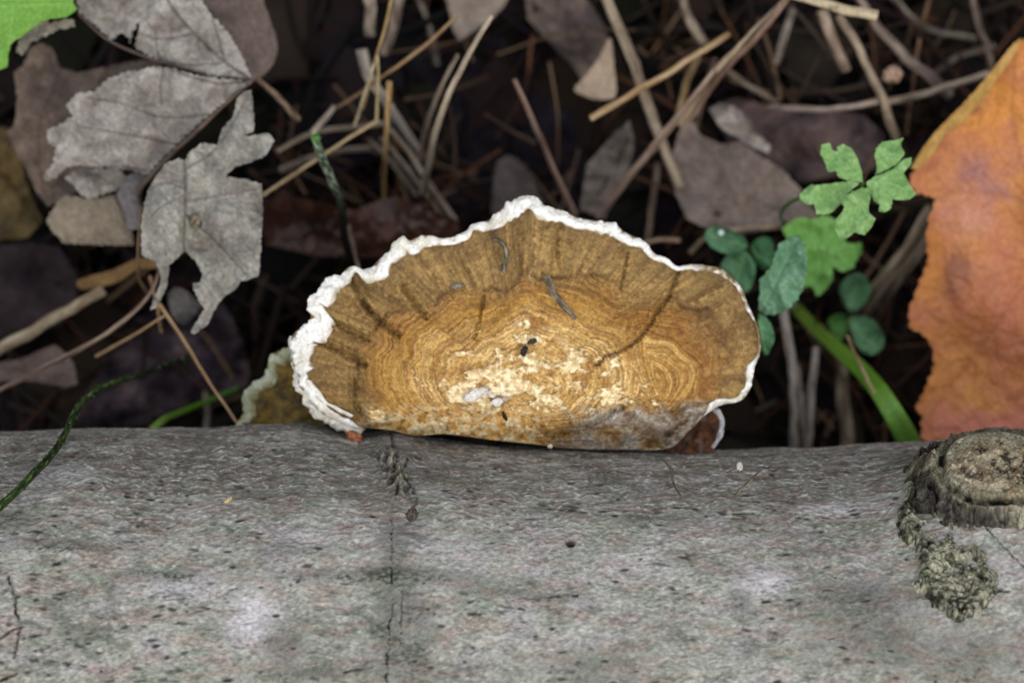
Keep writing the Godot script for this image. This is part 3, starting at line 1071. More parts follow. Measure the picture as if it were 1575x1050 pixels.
			c = c.lerp(k30, clampf(pale * 1.3 - 0.35, 0.0, 0.8))
			# pores and dirt
			var dirt := smoothstep(0.5, 0.62, n3(q.x * 0.11, q.y * 0.11, 170.0) + 0.1 * mid) * smoothstep(1.0, 0.6, qz)
			c = c.lerp(k31, dirt * 0.75)
			c = c * (1.0 + 0.45 * fine + 0.4 * micro + (1.0 - band) * (0.2 * rings2 + 0.1 * rings) + 0.14 * wr2)
			c = c.lerp(k32, smoothstep(0.985, 1.0, t) * smoothstep(650.0, 662.0, q.y))
			c.a = 1.0
			relief += 0.1 * fine + 0.05 * micro
			col[j * n + i] = c
			pos[j * n + i] = P(q.x, q.y, base_h.call(q) + relief * (1.0 - 0.6 * smoothstep(0.97, 1.0, t))) - org
	put("cap", grid_mesh(pos, col, n, nt, true), mats.cap, root)
	# the pale pored underside, reaching into the log
	var upos := PackedVector3Array()
	var ucol := PackedColorArray()
	var half := n / 3
	for j in 14:
		var t := 1.0 - j / 13.0
		for i in half:
			var o := outline[(i * 3) % n]
			var q := hub.lerp(o, lerpf(0.05, 0.985, t))
			var edge: float = base_h.call(hub.lerp(o, 0.985))
			upos.append(P(q.x, q.y, edge - 0.2 - 5.5 * sqrt(1.0 - t) + 0.3 * n3(q.x * 0.05, q.y * 0.05, 180.0)) - org)
			ucol.append(S(226, 212, 180))
	put("pore_surface", grid_mesh(upos, ucol, half, 14, true), mats.rim, root)
	# the white growing rim: from the left tip over the top to the right foot
	var white := outline.slice(0, 1)
	white = PackedVector2Array()
	for i in n:
		if outline[i].x > 1078.0 and outline[i].y > 640.0:
			break
		white.append(outline[i])
	var rim_w := func(s: float, o: Vector2) -> float:
		var w := table([450.0, 38.0, 480.0, 38.0, 505.0, 29.0, 545.0, 23.0, 575.0, 30.0, 610.0, 27.0, 650.0, 24.0, 690.0, 17.0, 722.0, 15.0, 765.0, 24.0, 805.0, 37.0, 845.0, 26.0, 915.0, 27.0, 960.0, 25.0, 1003.0, 19.0, 1042.0, 13.0, 1066.0, 18.0, 1103.0, 15.0, 1140.0, 11.0], o.x)
		if o.x > 1130.0:
			w = table([420.0, 12.0, 470.0, 9.0, 500.0, 5.0, 540.0, 6.0, 560.0, 13.0, 580.0, 15.0, 600.0, 14.0, 625.0, 13.0], o.y)
		if o.x < 520.0 and o.y > 474.0 and o.y < 548.0:
			w = lerpf(w, 46.0, smoothstep(474.0, 490.0, o.y) * smoothstep(548.0, 530.0, o.y))
		if o.y > 575.0 and o.x < 600.0:
			w = table([455.0, 20.0, 480.0, 24.0, 540.0, 17.0, 560.0, 8.0], o.x)
		return w
	var rim_c := func(s: float, f: float, q: Vector2, lump: float) -> Color:
		var c := S(240, 239, 234).lerp(S(202, 197, 187), clampf(-1.2 * lump - 0.1, 0.0, 0.7))
		c = c.lerp(S(152, 134, 100), smoothstep(0.24, 0.02, f + 0.16 * lump) * 0.9)
		c = c.lerp(S(212, 204, 184), clampf(1.4 * n3(q.x * 0.02, q.y * 0.02, 193.0), 0.0, 0.6))
		var patch := smoothstep(1050.0, 1095.0, q.x) * smoothstep(568.0, 535.0, q.y)
		c = c.lerp(S(132, 108, 74), patch * clampf(0.95 + 1.8 * n3(q.x * 0.05, q.y * 0.05, 190.0), 0.0, 1.0))
		var left := smoothstep(585.0, 560.0, q.x) * smoothstep(480.0, 440.0, q.y)
		c = c.lerp(S(170, 160, 136), left * smoothstep(0.4, 0.1, f) * 0.8)
		c = c * (1.0 + 0.12 * n5(q.x * 0.2, q.y * 0.2, 191.0))
		c.a = 1.0
		return c
	put("rim", lip_mesh(white, hub, rim_w, base_h, rim_c, 0.95, 2.4, 200.0), mats.rim, root)
	tag(root.get_child(root.get_child_count() - 1), "white lumpy growing rim")
	# a second, lower lip at the left end
	var low := resample(pairs([446, 516, 444, 540, 452, 566, 452, 590, 462, 604, 472, 628, 494, 646, 520, 660, 548, 674]), 1.6, false)
	var low_h := func(q: Vector2) -> float: return 43.6 + 0.6 * n1(q.x * 0.03, q.y * 0.03, 210.0)
	var low_w := func(s: float, o: Vector2) -> float: return 34.0
	var low_c := func(s: float, f: float, q: Vector2, lump: float) -> Color:
		var c := S(226, 222, 208).lerp(S(168, 156, 128), smoothstep(0.45, 0.1, f) * 0.8)
		c = c * (1.0 + 0.12 * n5(q.x * 0.2, q.y * 0.2, 211.0))
		c.a = 1.0
		return c
	put("lower_lip", lip_mesh(low, hub, low_w, low_h, low_c, 1.3, 2.0, 212.0), mats.rim, root)
	# inner frills: small white ledges on top of the left end
	var frill_h := func(q: Vector2) -> float: return base_h.call(q) + 0.35
	var frill_c := func(s: float, f: float, q: Vector2, lump: float) -> Color:
		var c := S(228, 225, 215).lerp(S(180, 165, 135), smoothstep(0.3, 0.0, f) * 0.7)
		c.a = 1.0
		return c
	for f in [[[470, 584, 482, 604, 498, 619, 516, 631, 540, 642], 13.0]]:
		var w: float = f[1]
		var fw := func(s: float, o: Vector2) -> float: return w * 0.8
		var fl := resample(pairs(f[0]), 1.6, false)
		put("frill", lip_mesh(fl, hub, fw, frill_h, frill_c, 0.7, 0.9, 220.0 + w), mats.rim, root)
	# the small lobe under the right foot
	var lobe_out := ragged(pairs([1028, 650, 1060, 636, 1098, 626, 1108, 634, 1113, 650, 1111, 668, 1099, 684, 1090, 700, 1030, 700]), 1.5, 12.0, 230.0, 0.0, 12.0, true)
	var lobe_h := func(q: Vector2) -> float: return 40.5 + 1.0 * n3(q.x * 0.03, q.y * 0.03, 231.0)
	var lobe_c := func(q: Vector2) -> Color:
		var m := n5(q.x * 0.06, q.y * 0.06, 232.0)
		var c := S(110, 66, 38).lerp(S(62, 42, 28), clampf(0.5 + 1.6 * m, 0.0, 1.0)).lerp(S(130, 112, 100), smoothstep(0.2, 0.4, n3(q.x * 0.03, q.y * 0.03, 233.0)) * 0.5)
		return c
	var lobe := put("lower_lobe", sheet(lobe_out, 3.0, lobe_h, lobe_c, 1.6), mats.cap, root)
	tag(lobe, "small brown lobe with a thin grey edge under the cap's right foot")
	var lobe_line := resample(pairs([1094, 622, 1108, 632, 1115, 650, 1112, 670, 1098, 690]), 1.6, false)
	var lobe_rc := func(s: float, f: float, q: Vector2, lump: float) -> Color: return S(206, 204, 206)
	var lobe_w := func(s: float, o: Vector2) -> float: return 10.0
	put("rim", lip_mesh(lobe_line, Vector2(1060, 665), lobe_w, lobe_h, lobe_rc, 0.5, 1.0, 240.0), mats.rim, lobe)

func build_small_bracket():
	var root := thing("bracket_fungus", P(420, 650, 36), "small olive brown bracket fungus with pale greenish rim, half hidden behind the large one", "fungus", "")
	var hub := Vector2(470, 665)
	var edge := pairs([358, 672, 364, 650, 373, 634, 371, 612, 382, 594, 404, 580, 411, 562, 416, 548, 430, 538, 444, 536, 462, 544, 490, 560])
	var line := resample(edge, 1.8, false)
	var body := PackedVector2Array(line)
	body.append(Vector2(560, 640))
	body.append(Vector2(520, 690))
	body.append(Vector2(370, 690))
	var bh := func(q: Vector2) -> float: return 34.0 + 5.0 * smoothstep(120.0, 20.0, (q - hub).length()) + 0.5 * n3(q.x * 0.03, q.y * 0.03, 250.0)
	var bc := func(q: Vector2) -> Color:
		var m := n5(q.x * 0.05, q.y * 0.05, 251.0)
		var ringy := n3((q - hub).length() * 0.09, 1.0, 252.0)
		return S(104, 82, 26).lerp(S(52, 40, 14), clampf(0.45 + 1.3 * m + 0.6 * ringy, 0.0, 1.0))
	put("cap", sheet(resample(body, 3.0, true, false), 3.0, bh, bc, 2.5), mats.cap, root)
	var rw := func(s: float, o: Vector2) -> float: return table([0.0, 14.0, 0.25, 24.0, 0.45, 26.0, 0.7, 26.0, 1.0, 22.0], s)
	var rc := func(s: float, f: float, q: Vector2, lump: float) -> Color:
		var c := S(150, 156, 130).lerp(S(104, 96, 52), smoothstep(0.6, 0.05, f))
		c = c.lerp(S(180, 184, 168), clampf(lump * 1.2, 0.0, 0.5))
		c.a = 1.0
		return c
	put("rim", lip_mesh(line, hub, rw, bh, rc, 0.7, 2.0, 253.0), mats.rim, root)

# ---------------------------------------------------------------- leaves

# Height and colour functions of a leaf from its settings; veins are polylines with a width.
func blade_mesh(pts: Array, o: Dictionary) -> ArrayMesh:
	var rag: Array = o.get("rag", [2.0, 14.0, 0.0, 12.0, false])
	var sd: float = o.get("seed", 1.0)
	var outline := ragged(pairs(pts), rag[0], rag[1], sd, rag[2], rag[3], rag[4])
	var segs := []
	for v in o.get("veins", []):
		var line := resample(pairs(v[0]), 9.0, false)
		var m := line.size()
		for k in m - 1:
			segs.append([line[k], line[k + 1], v[1] * lerpf(1.0, 0.45, float(k) / m)])
	var h0 := deep(o.h)
	var mid := Vector2.ZERO
	for q in outline:
		mid += q
	mid /= outline.size()
	var tilt: Vector2 = o.get("tilt", Vector2.ZERO)
	var curl: float = o.get("curl", 1.5)
	var wave: float = o.get("wave", 0.008)
	var cup: float = o.get("cup", 0.0)
	var ridge: float = o.get("ridge", 0.25)
	var fold: Array = o.get("fold", [])
	var c1: Color = o.c[0]
	var c2: Color = o.c[1]
	var c3: Color = o.c[2]
	var vein_col: Color = o.get("vein_col", c3)
	var vein_amount: float = o.get("vein_amount", 0.6)
	var mottle: float = o.get("mottle", 1.0)
	var fine_amount: float = o.get("fine", 0.5)
	var spots: float = o.get("spots", 0.0)
	var spot_col: Color = o.get("spot_col", S(40, 32, 30))
	var freq: float = o.get("freq", 0.02)
	var zones: Array = o.get("zones", [])
	var vein_at := func(q: Vector2) -> float:
		var best := 0.0
		for s in segs:
			var w: float = s[2]
			if absf(q.x - s[0].x) > 16.0 + w or absf(q.y - s[0].y) > 16.0 + w:
				continue
			var d := seg_dist(q, s[0], s[1])
			best = maxf(best, exp(-pow(d / w, 2.0)))
		return best
	var hf := func(q: Vector2) -> float:
		var d := q - mid
		var h := h0 + tilt.dot(d) * 0.01 + curl * n1(q.x * wave, q.y * wave, sd) + curl * 0.3 * n3(q.x * wave * 3.5, q.y * wave * 3.5, sd + 2.0)
		h += cup * d.length_squared() * 0.0001
		if fold.size() > 0:
			h += fold[4] * clampf(1.0 - seg_dist(q, Vector2(fold[0], fold[1]), Vector2(fold[2], fold[3])) / fold[5], 0.0, 1.0)
		if segs.size() > 0:
			h += ridge * vein_at.call(q)
		return h + 0.06 * n5(q.x * 0.08, q.y * 0.08, sd + 4.0)
	var cf := func(q: Vector2) -> Color:
		var m := n5(q.x * freq, q.y * freq, sd + 6.0)
		var b := n3(q.x * freq * 0.4, q.y * freq * 0.4, sd + 7.0)
		var f := n5(q.x * 0.16, q.y * 0.16, sd + 8.0)
		var c := c1.lerp(c2, clampf(0.4 + mottle * (m + 0.7 * b), 0.0, 1.0))
		c = c.lerp(c3, clampf(mottle * (1.3 * n3(q.x * freq * 0.7, q.y * freq * 0.7, sd + 9.0) - 0.25), 0.0, 0.8))
		for z in zones:
			c = c.lerp(z[4], clampf(spot(q, Vector2(z[0], z[1]), z[2], z[3]) * (0.75 + 1.6 * n5(q.x * 0.014, q.y * 0.014, sd + z[0])), 0.0, 0.85))
		if segs.size() > 0:
			c = c.lerp(vein_col, vein_at.call(q) * vein_amount)
		if spots > 0.0:
			c = c.lerp(spot_col, smoothstep(0.34, 0.5, n3(q.x * 0.12, q.y * 0.12, sd + 10.0)) * spots)
		c = c * (1.0 + fine_amount * f)
		c.a = 1.0
		return c
	return sheet(outline, o.get("step", 2.6), hf, cf, o.get("thick", 0.22))

func leaf(called: String, label: String, category: String, pts: Array, o: Dictionary, group := "") -> Node3D:
	var root := thing(called, P(pts[0], pts[1], deep(o.h)), label, category, group)
	put("blade", blade_mesh(pts, o), o.get("mat", mats.dead), root)
	return root

# Side veins that leave a midrib by turns.
func side_veins(mid: Array, count: int, angle: float, length: float, w: float) -> Array:
	var line := resample(pairs(mid), 4.0, false)
	var out := []
	for k in count:
		var at := int((k + 0.6) / (count + 0.6) * (line.size() - 2))
		var dir := (line[at + 1] - line[at]).normalized()
		for s in [-1.0, 1.0]:
			var d := dir.rotated(s * angle)
			var d2 := dir.rotated(s * angle * 0.75)
			var a := line[at]
			var len_ := length * (1.0 - 0.55 * k / count)
			out.append([[a.x, a.y, a.x + d.x * len_ * 0.5, a.y + d.y * len_ * 0.5, a.x + d.x * len_ * 0.5 + d2.x * len_ * 0.5, a.y + d.y * len_ * 0.5 + d2.y * len_ * 0.5], w])
	return out

func stem_part(called: String, path: Array, w0: float, w1: float, c: Color, c2: Color, mat: Material, parent: Node, flat := 0.9) -> MeshInstance3D:
	var sd: float = path[0] * 0.37
	var cf := func(t: float, a: float, q: Vector3) -> Color:
		var k := c.lerp(c2, clampf(0.45 + 1.2 * n3(cos(a) * 0.9 + sd, sin(a) * 0.9, t * 5.0), 0.0, 1.0))
		k.a = 1.0
		return k
	return put(called, tube_mesh(triples(path), w0, w1, flat, 9, cf, 0.25, sd), mat, parent)

func build_leaves():
	var grey := [S(158, 153, 145), S(130, 124, 118), S(112, 100, 94)]
	var grey_b := [S(154, 151, 142), S(128, 124, 117), S(114, 103, 94)]
	var brown := [S(106, 92, 82), S(72, 61, 56), S(130, 112, 94)]
	var taupe := [S(132, 118, 109), S(106, 94, 88), S(86, 75, 71)]
	var dark := [S(27, 22, 28), S(17, 14, 19), S(36, 30, 35)]
	var vein := S(92, 80, 72)

	# --- the deepest leaves first
	leaf("dead_leaf", "large blackish purple dead leaf lying flat behind the top of the white rim", "leaf", [640, 60, 700, 20, 770, -10, 788, 60, 786, 180, 780, 300, 700, 352, 640, 330, 610, 250, 600, 150], {"h": 1.0, "c": dark, "curl": 2.5, "seed": 3.0, "veins": [[[784, 20, 700, 160, 640, 300], 4.0]] + side_veins([784, 20, 700, 160, 640, 300], 6, 0.8, 70.0, 2.5), "vein_col": S(46, 40, 46), "step": 4.0})
	leaf("dead_leaf", "blackish dead leaf with faint veins beneath the pinkish brown needle", "leaf", [790, -20, 850, 20, 930, 110, 940, 200, 905, 260, 880, 330, 800, 340, 786, 200], {"h": 0.5, "c": dark, "curl": 2.0, "seed": 5.0, "veins": [[[795, 10, 850, 160, 880, 320], 4.0]] + side_veins([795, 10, 850, 160, 880, 320], 6, 0.8, 70.0, 2.5), "vein_col": S(46, 40, 46), "step": 4.0})
	leaf("dead_leaf", "mottled brown dead leaf at the top edge with its tip hanging towards the fungus", "leaf", [806, -30, 880, -30, 925, 30, 945, 90, 930, 150, 912, 150, 880, 100, 840, 60, 812, 30], {"h": 5.0, "c": [S(106, 92, 84), S(70, 60, 60), S(128, 114, 104)], "curl": 3.0, "wave": 0.012, "seed": 7.0, "step": 3.5})
	leaf("dead_leaf", "small pale tan triangular leaf tip above the slanting ochre straw", "leaf", [884, 137, 905, 112, 924, 84, 938, 58, 944, 100, 947, 146, 925, 153, 900, 148], {"h": 11.0, "c": [S(164, 146, 126), S(140, 122, 106), S(122, 104, 90)], "curl": 1.5, "seed": 8.0, "rag": [1.2, 14.0, 0.0, 12.0, true]})
	leaf("dead_leaf", "tan grey leaf corner at the top edge beside the curved pale grass stalk", "leaf", [686, -20, 790, -20, 772, 14, 742, 40, 705, 62, 694, 40], {"h": 8.0, "c": [S(138, 125, 114), S(112, 101, 92), S(96, 85, 78)], "curl": 2.0, "seed": 9.0, "step": 3.2})
	leaf("dead_leaf", "crinkled grey brown leaf standing between two dark gaps under the reddish straw", "leaf", [893, 322, 898, 280, 904, 250, 922, 232, 945, 205, 968, 185, 976, 215, 972, 245, 955, 290, 930, 335], {"h": 9.0, "c": [S(120, 110, 102), S(92, 83, 78), S(140, 131, 122)], "curl": 2.5, "wave": 0.02, "seed": 11.0, "tilt": Vector2(-2.0, 0.0), "step": 3.0})
	leaf("dead_leaf", "mauve grey leaf just behind the peak of the white rim", "leaf", [756, 330, 758, 290, 764, 250, 778, 238, 796, 244, 815, 268, 836, 310, 838, 340], {"h": 6.0, "c": [S(86, 76, 74), S(64, 56, 56), S(52, 45, 46)], "curl": 2.0, "seed": 12.0, "step": 3.2})
	leaf("dead_leaf", "large taupe dead leaf with a small hole left of the green seedling", "leaf", [1050, 190, 1062, 182, 1080, 208, 1110, 222, 1140, 218, 1170, 240, 1205, 262, 1240, 300, 1262, 340, 1210, 352, 1140, 358, 1085, 350, 1058, 338, 1040, 300, 1030, 250], {"h": 11.0, "c": taupe, "curl": 2.5, "seed": 13.0, "tilt": Vector2(0.6, 0.8), "veins": [[[1035, 240, 1100, 280, 1200, 320], 3.0], [[1060, 200, 1110, 260, 1150, 345], 2.4]], "vein_col": S(96, 82, 78), "step": 3.0, "spots": 0.35})
	leaf("dead_leaf", "dark mauve brown leaf under the twig fork above the seedling", "leaf", [1092, 168, 1130, 150, 1190, 164, 1260, 168, 1330, 176, 1362, 210, 1350, 260, 1290, 270, 1230, 282, 1170, 238, 1120, 216], {"h": 7.0, "c": [S(88, 73, 72), S(54, 44, 46), S(112, 96, 92)], "curl": 3.5, "wave": 0.014, "seed": 14.0, "step": 3.2, "veins": side_veins([1110, 170, 1220, 210, 1350, 230], 6, 0.9, 60.0, 2.0), "vein_col": S(110, 94, 92)})
	leaf("leaf_scrap", "crumpled pale grey scrap at the upper corner of the taupe leaf", "leaf", [1090, 168, 1108, 158, 1128, 162, 1150, 180, 1165, 205, 1186, 224, 1182, 236, 1150, 222, 1128, 208, 1108, 196], {"h": 13.0, "c": [S(164, 154, 146), S(120, 110, 104), S(184, 178, 166)], "curl": 3.0, "wave": 0.03, "seed": 15.0})
	leaf("dead_leaf", "wet dark reddish brown curled leaf shining behind the left of the white rim", "leaf", [396, 318, 440, 300, 500, 312, 545, 322, 590, 306, 614, 302, 650, 318, 700, 336, 710, 372, 640, 384, 560, 396, 480, 392, 410, 376], {"h": 10.0, "c": [S(74, 48, 38), S(46, 31, 26), S(92, 62, 46)], "curl": 6.0, "wave": 0.006, "seed": 17.0, "mat": mats.wet, "tilt": Vector2(0.0, -6.0), "step": 3.2})
	leaf("dead_leaf", "dark purple brown leaf behind the log under the thin orange needles", "leaf", [108, 660, 128, 610, 160, 562, 198, 520, 206, 492, 250, 470, 300, 455, 345, 470, 364, 505, 380, 550, 384, 590, 340, 612, 290, 620, 240, 642, 190, 668], {"h": 6.0, "c": [S(74, 62, 68), S(46, 38, 44), S(100, 84, 84)], "mottle": 1.6, "curl": 5.0, "wave": 0.012, "seed": 19.0, "veins": [[[352, 478, 290, 540, 180, 630], 3.0]] + side_veins([352, 478, 290, 540, 180, 630], 7, 0.9, 80.0, 2.2), "vein_col": S(50, 42, 52), "step": 3.0})
	leaf("dead_leaf", "blackish brown leaf at the left edge beneath the broad tan straw", "leaf", [-20, 380, 40, 372, 90, 380, 118, 420, 116, 470, 90, 500, 40, 520, -20, 525], {"h": 6.0, "c": [S(60, 49, 50), S(36, 29, 32), S(86, 72, 68)], "curl": 3.0, "seed": 21.0, "step": 3.4})
	leaf("dead_leaf", "folded taupe leaf piece at the left edge under the dark brown stem", "leaf", [-20, 560, 30, 552, 82, 530, 104, 546, 114, 562, 118, 590, 100, 596, 66, 588, 30, 584, -20, 590], {"h": 13.0, "c": [S(122, 106, 98), S(98, 84, 78), S(84, 72, 70)], "curl": 1.8, "seed": 22.0})
	leaf("dead_leaf", "dark scrap of brown leaf in the lower left gap above the log", "leaf", [-20, 600, 40, 606, 52, 640, 42, 690, -20, 690], {"h": 3.0, "c": [S(48, 38, 40), S(32, 26, 30), S(60, 48, 48)], "curl": 2.0, "seed": 23.0, "step": 3.4})
	leaf("leaf_scrap", "small grey leaf piece under the point of the torn grey leaf", "leaf", [258, 452, 268, 440, 290, 448, 308, 470, 300, 484, 284, 500, 272, 496, 262, 480], {"h": 17.0, "c": [S(110, 105, 102), S(84, 79, 78), S(70, 64, 63)], "rag": [3.0, 9.0, 0.0, 12.0, false], "curl": 2.5, "wave": 0.02, "seed": 24.0})
	leaf("dead_leaf", "mossy ochre brown leaf at the far left edge below the green leaf", "leaf", [-20, 190, 14, 198, 26, 230, 36, 270, 50, 310, 66, 340, 40, 366, -20, 370], {"h": 10.0, "c": [S(98, 82, 52), S(62, 54, 36), S(130, 112, 76)], "curl": 3.5, "wave": 0.02, "seed": 25.0, "spots": 0.4})
	leaf("dead_leaf", "dusky brown leaf behind the pale maple leaf on its left side", "leaf", [8, 206, 22, 190, 26, 150, 20, 112, 36, 100, 43, 77, 60, 66, 78, 72, 92, 104, 120, 112, 190, 96, 250, 90, 250, 160, 180, 240, 110, 300, 72, 318, 52, 290, 40, 262], {"h": 17.0, "c": brown, "curl": 3.0, "seed": 26.0, "veins": [[[90, 110, 60, 200, 66, 310], 3.0], [[100, 120, 40, 150], 2.0], [[80, 170, 20, 206], 2.0]], "vein_col": S(70, 56, 54), "freq": 0.025})
	leaf("dead_leaf", "smooth brown grey leaf at the top right behind the pale maple leaf", "leaf", [290, -30, 396, -30, 406, 4, 416, 34, 426, 66, 420, 96, 402, 118, 388, 124, 374, 100, 330, 30], {"h": 19.0, "c": [S(116, 102, 95), S(95, 83, 78), S(82, 72, 68)], "curl": 2.0, "seed": 27.0, "rag": [1.5, 18.0, 0.0, 12.0, true], "mottle": 0.7})
	leaf("dead_leaf", "pinkish tan leaf with toothed edge below the pale maple leaf", "leaf", [70, 340, 86, 312, 98, 300, 140, 306, 174, 300, 186, 322, 200, 352, 206, 378, 150, 376, 98, 374, 78, 352], {"h": 19.0, "c": [S(134, 123, 108), S(108, 98, 86), S(92, 82, 72)], "curl": 1.8, "seed": 28.0, "rag": [2.0, 12.0, 2.0, 10.0, false], "veins": [[[178, 300, 204, 378], 2.6]]})
	leaf("leaf_scrap", "grey folded leaf flap between the pale maple leaf and the torn grey leaf", "leaf", [178, 300, 192, 272, 206, 264, 226, 268, 218, 288, 214, 310, 220, 352, 198, 352, 188, 324], {"h": 22.0, "c": [S(124, 118, 118), S(104, 98, 98), S(88, 80, 80)], "curl": 1.2, "seed": 29.0})
	leaf("curled_leaf", "ochre brown leaf rolled into a rim under the torn grey leaf", "leaf", [118, 432, 124, 444, 150, 442, 184, 432, 212, 414, 242, 412, 244, 402, 214, 396, 176, 414, 140, 424], {"h": 15.0, "c": [S(132, 104, 68), S(98, 76, 50), S(150, 124, 88)], "curl": 1.0, "seed": 30.0, "rag": [0.8, 14.0, 0.0, 12.0, true]})
	leaf("leaf_scrap", "frayed whitish scrap beside the bright green leaf corner", "leaf", [24, 80, 34, 40, 48, 34, 62, 18, 72, 20, 74, 36, 110, 28, 118, 40, 90, 46, 66, 56, 52, 62, 34, 84], {"h": 24.0, "c": [S(150, 146, 134), S(122, 116, 100), S(172, 168, 156)], "curl": 1.5, "wave": 0.03, "seed": 31.0, "rag": [4.0, 8.0, 0.0, 12.0, false]})

	# --- the pale maple leaf at the upper left
	var pale := thing("maple_leaf", P(385, 123, 29), "large pale grey maple leaf with dark midribs spread below the green leaf corner", "leaf", "")
	var lo := {"h": 24.5, "c": grey, "curl": 3.2, "wave": 0.013, "mottle": 1.4, "seed": 33.0, "rag": [2.2, 12.0, 2.4, 11.0, false], "step": 2.0, "fine": 0.4, "vein_col": S(84, 73, 65), "vein_amount": 0.85, "ridge": -0.45, "spots": 0.3, "spot_col": S(96, 84, 76)}
	lo.veins = [[[385, 123, 330, 82, 270, 20, 250, -20], 2.6], [[345, 92, 330, 40, 320, 0], 1.8], [[300, 50, 250, 60, 210, 50], 1.8], [[345, 96, 280, 100, 245, 90, 238, 40], 1.6]]
	lo.tilt = Vector2(0.6, 0.4)
	put("lobe", blade_mesh([112, -20, 122, 20, 143, 37, 160, 52, 172, 62, 184, 50, 196, 56, 200, 66, 204, 46, 214, 34, 212, 52, 206, 72, 230, 86, 248, 94, 275, 104, 302, 112, 345, 118, 388, 123, 380, 104, 371, 84, 360, 66, 350, 50, 334, 32, 320, 17, 312, 4, 306, -20], lo), mats.dead, pale)
	lo = lo.duplicate()
	lo.seed = 35.0
	lo.h = 26.0
	lo.tilt = Vector2(0.5, -0.8)
	lo.veins = [[[385, 124, 330, 128, 255, 104], 2.0], [[270, 222, 190, 206, 120, 194], 1.8], [[248, 160, 246, 130, 250, 108], 1.5], [[225, 262, 180, 256, 100, 258], 1.8], [[320, 176, 250, 180, 190, 160, 130, 150], 1.5]]
	put("lobe", blade_mesh([385, 125, 340, 120, 300, 116, 258, 103, 230, 102, 210, 110, 193, 109, 160, 124, 147, 140, 120, 142, 100, 160, 110, 178, 94, 190, 72, 200, 72, 217, 84, 228, 82, 250, 66, 268, 68, 280, 88, 272, 100, 257, 124, 254, 160, 258, 200, 262, 226, 268, 248, 244, 268, 226, 300, 196, 333, 166, 362, 144], lo), mats.dead, pale)
	lo = lo.duplicate()
	lo.seed = 37.0
	lo.h = 22.0
	lo.tilt = Vector2(0.0, -1.5)
	lo.veins = []
	put("lobe", blade_mesh([100, 273, 123, 258, 156, 260, 186, 261, 194, 280, 174, 294, 154, 300, 138, 307, 124, 298, 112, 286], lo), mats.dead, pale)
	stem_part("midrib", [388, 124, 27.5, 345, 160, 27.2, 300, 204, 27.0, 262, 238, 26.4, 232, 270, 25.5, 213, 294, 25.0, 216, 312, 23.0], 6.0, 9.0, S(112, 92, 78), S(70, 58, 52), mats.straw, pale)
	stem_part("midrib", [388, 124, 27.0, 340, 118, 26.4, 300, 110, 26.0, 245, 94, 25.5, 170, 64, 25.0, 120, 22, 24.5], 5.0, 4.0, S(92, 76, 64), S(64, 54, 48), mats.straw, pale)

	# --- the torn grey leaf in front of it
	var torn := thing("torn_leaf", P(300, 300, 33), "torn grey dead leaf with a round wart hanging in front of the pale maple leaf", "leaf", "")
	put("blade", blade_mesh([386, 138, 389, 160, 390, 202, 374, 209, 392, 208, 413, 204, 422, 216, 416, 228, 408, 240, 384, 250, 362, 256, 346, 272, 372, 274, 402, 282, 404, 320, 402, 360, 398, 424, 382, 430, 368, 433, 363, 444, 348, 454, 336, 466, 326, 484, 318, 500, 298, 514, 292, 510, 306, 488, 314, 474, 305, 464, 298, 446, 296, 436, 308, 434, 311, 420, 300, 400, 283, 386, 272, 398, 260, 408, 256, 440, 248, 458, 240, 472, 229, 479, 236, 460, 246, 436, 246, 420, 238, 402, 217, 392, 216, 350, 218, 330, 226, 294, 240, 270, 254, 252, 274, 243, 284, 247, 290, 234, 310, 220, 333, 223, 342, 196, 358, 180, 364, 150, 374, 140], {"h": 33.0, "c": grey_b, "curl": 3.6, "wave": 0.014, "mottle": 1.4, "seed": 39.0, "rag": [2.0, 9.0, 0.0, 12.0, false], "step": 2.0, "fine": 0.42, "veins": [[[283, 247, 285, 300, 283, 386], 2.6], [[284, 260, 330, 230, 380, 150], 1.6], [[285, 310, 340, 300, 400, 290], 1.4], [[284, 330, 330, 370, 380, 425], 1.6], [[284, 300, 245, 320, 222, 345], 1.4], [[283, 290, 255, 280, 232, 290], 1.2]], "vein_col": S(86, 78, 72), "vein_amount": 0.85, "ridge": -0.4, "spots": 0.35, "spot_col": S(92, 84, 76), "tilt": Vector2(0.0, 0.6), "fold": [284, 240, 283, 390, -1.2, 50.0]}), mats.dead, torn)
	stem_part("stalk", [218, 318, 30.0, 213, 360, 27.0, 211, 400, 24.0, 214, 430, 21.0, 228, 452, 19.0], 4.0, 4.0, S(128, 106, 80), S(92, 74, 58), mats.straw, torn)
	var wart := SurfaceTool.new()
	wart.begin(Mesh.PRIMITIVE_TRIANGLES)
	lump(wart, P(300, 341, 34.3), Vector3(1.1, 0.7, 1.2), S(150, 138, 118), S(70, 60, 50), 41.0)
	wart.generate_normals()
	put("wart", wart.commit(), mats.knot, torn)

	# --- the green leaf in the corner
	var green := leaf("green_leaf", "bright green leaf reaching in at the upper left corner", "leaf", [-30, -30, 106, -30, 112, 4, 118, 14, 100, 26, 72, 30, 56, 38, 43, 48, 30, 58, 19, 64, 12, 82, 7, 104, -30, 100], {"h": 30.0, "c": [S(106, 152, 54), S(92, 138, 46), S(124, 168, 74)], "curl": 1.0, "seed": 43.0, "rag": [1.2, 14.0, 0.0, 12.0, true], "mat": mats.green, "mottle": 0.6, "fine": 0.25, "veins": [[[-30, 10, 110, 6], 2.0], [[20, 6, 10, 100], 1.6]], "vein_col": S(126, 184, 84)})

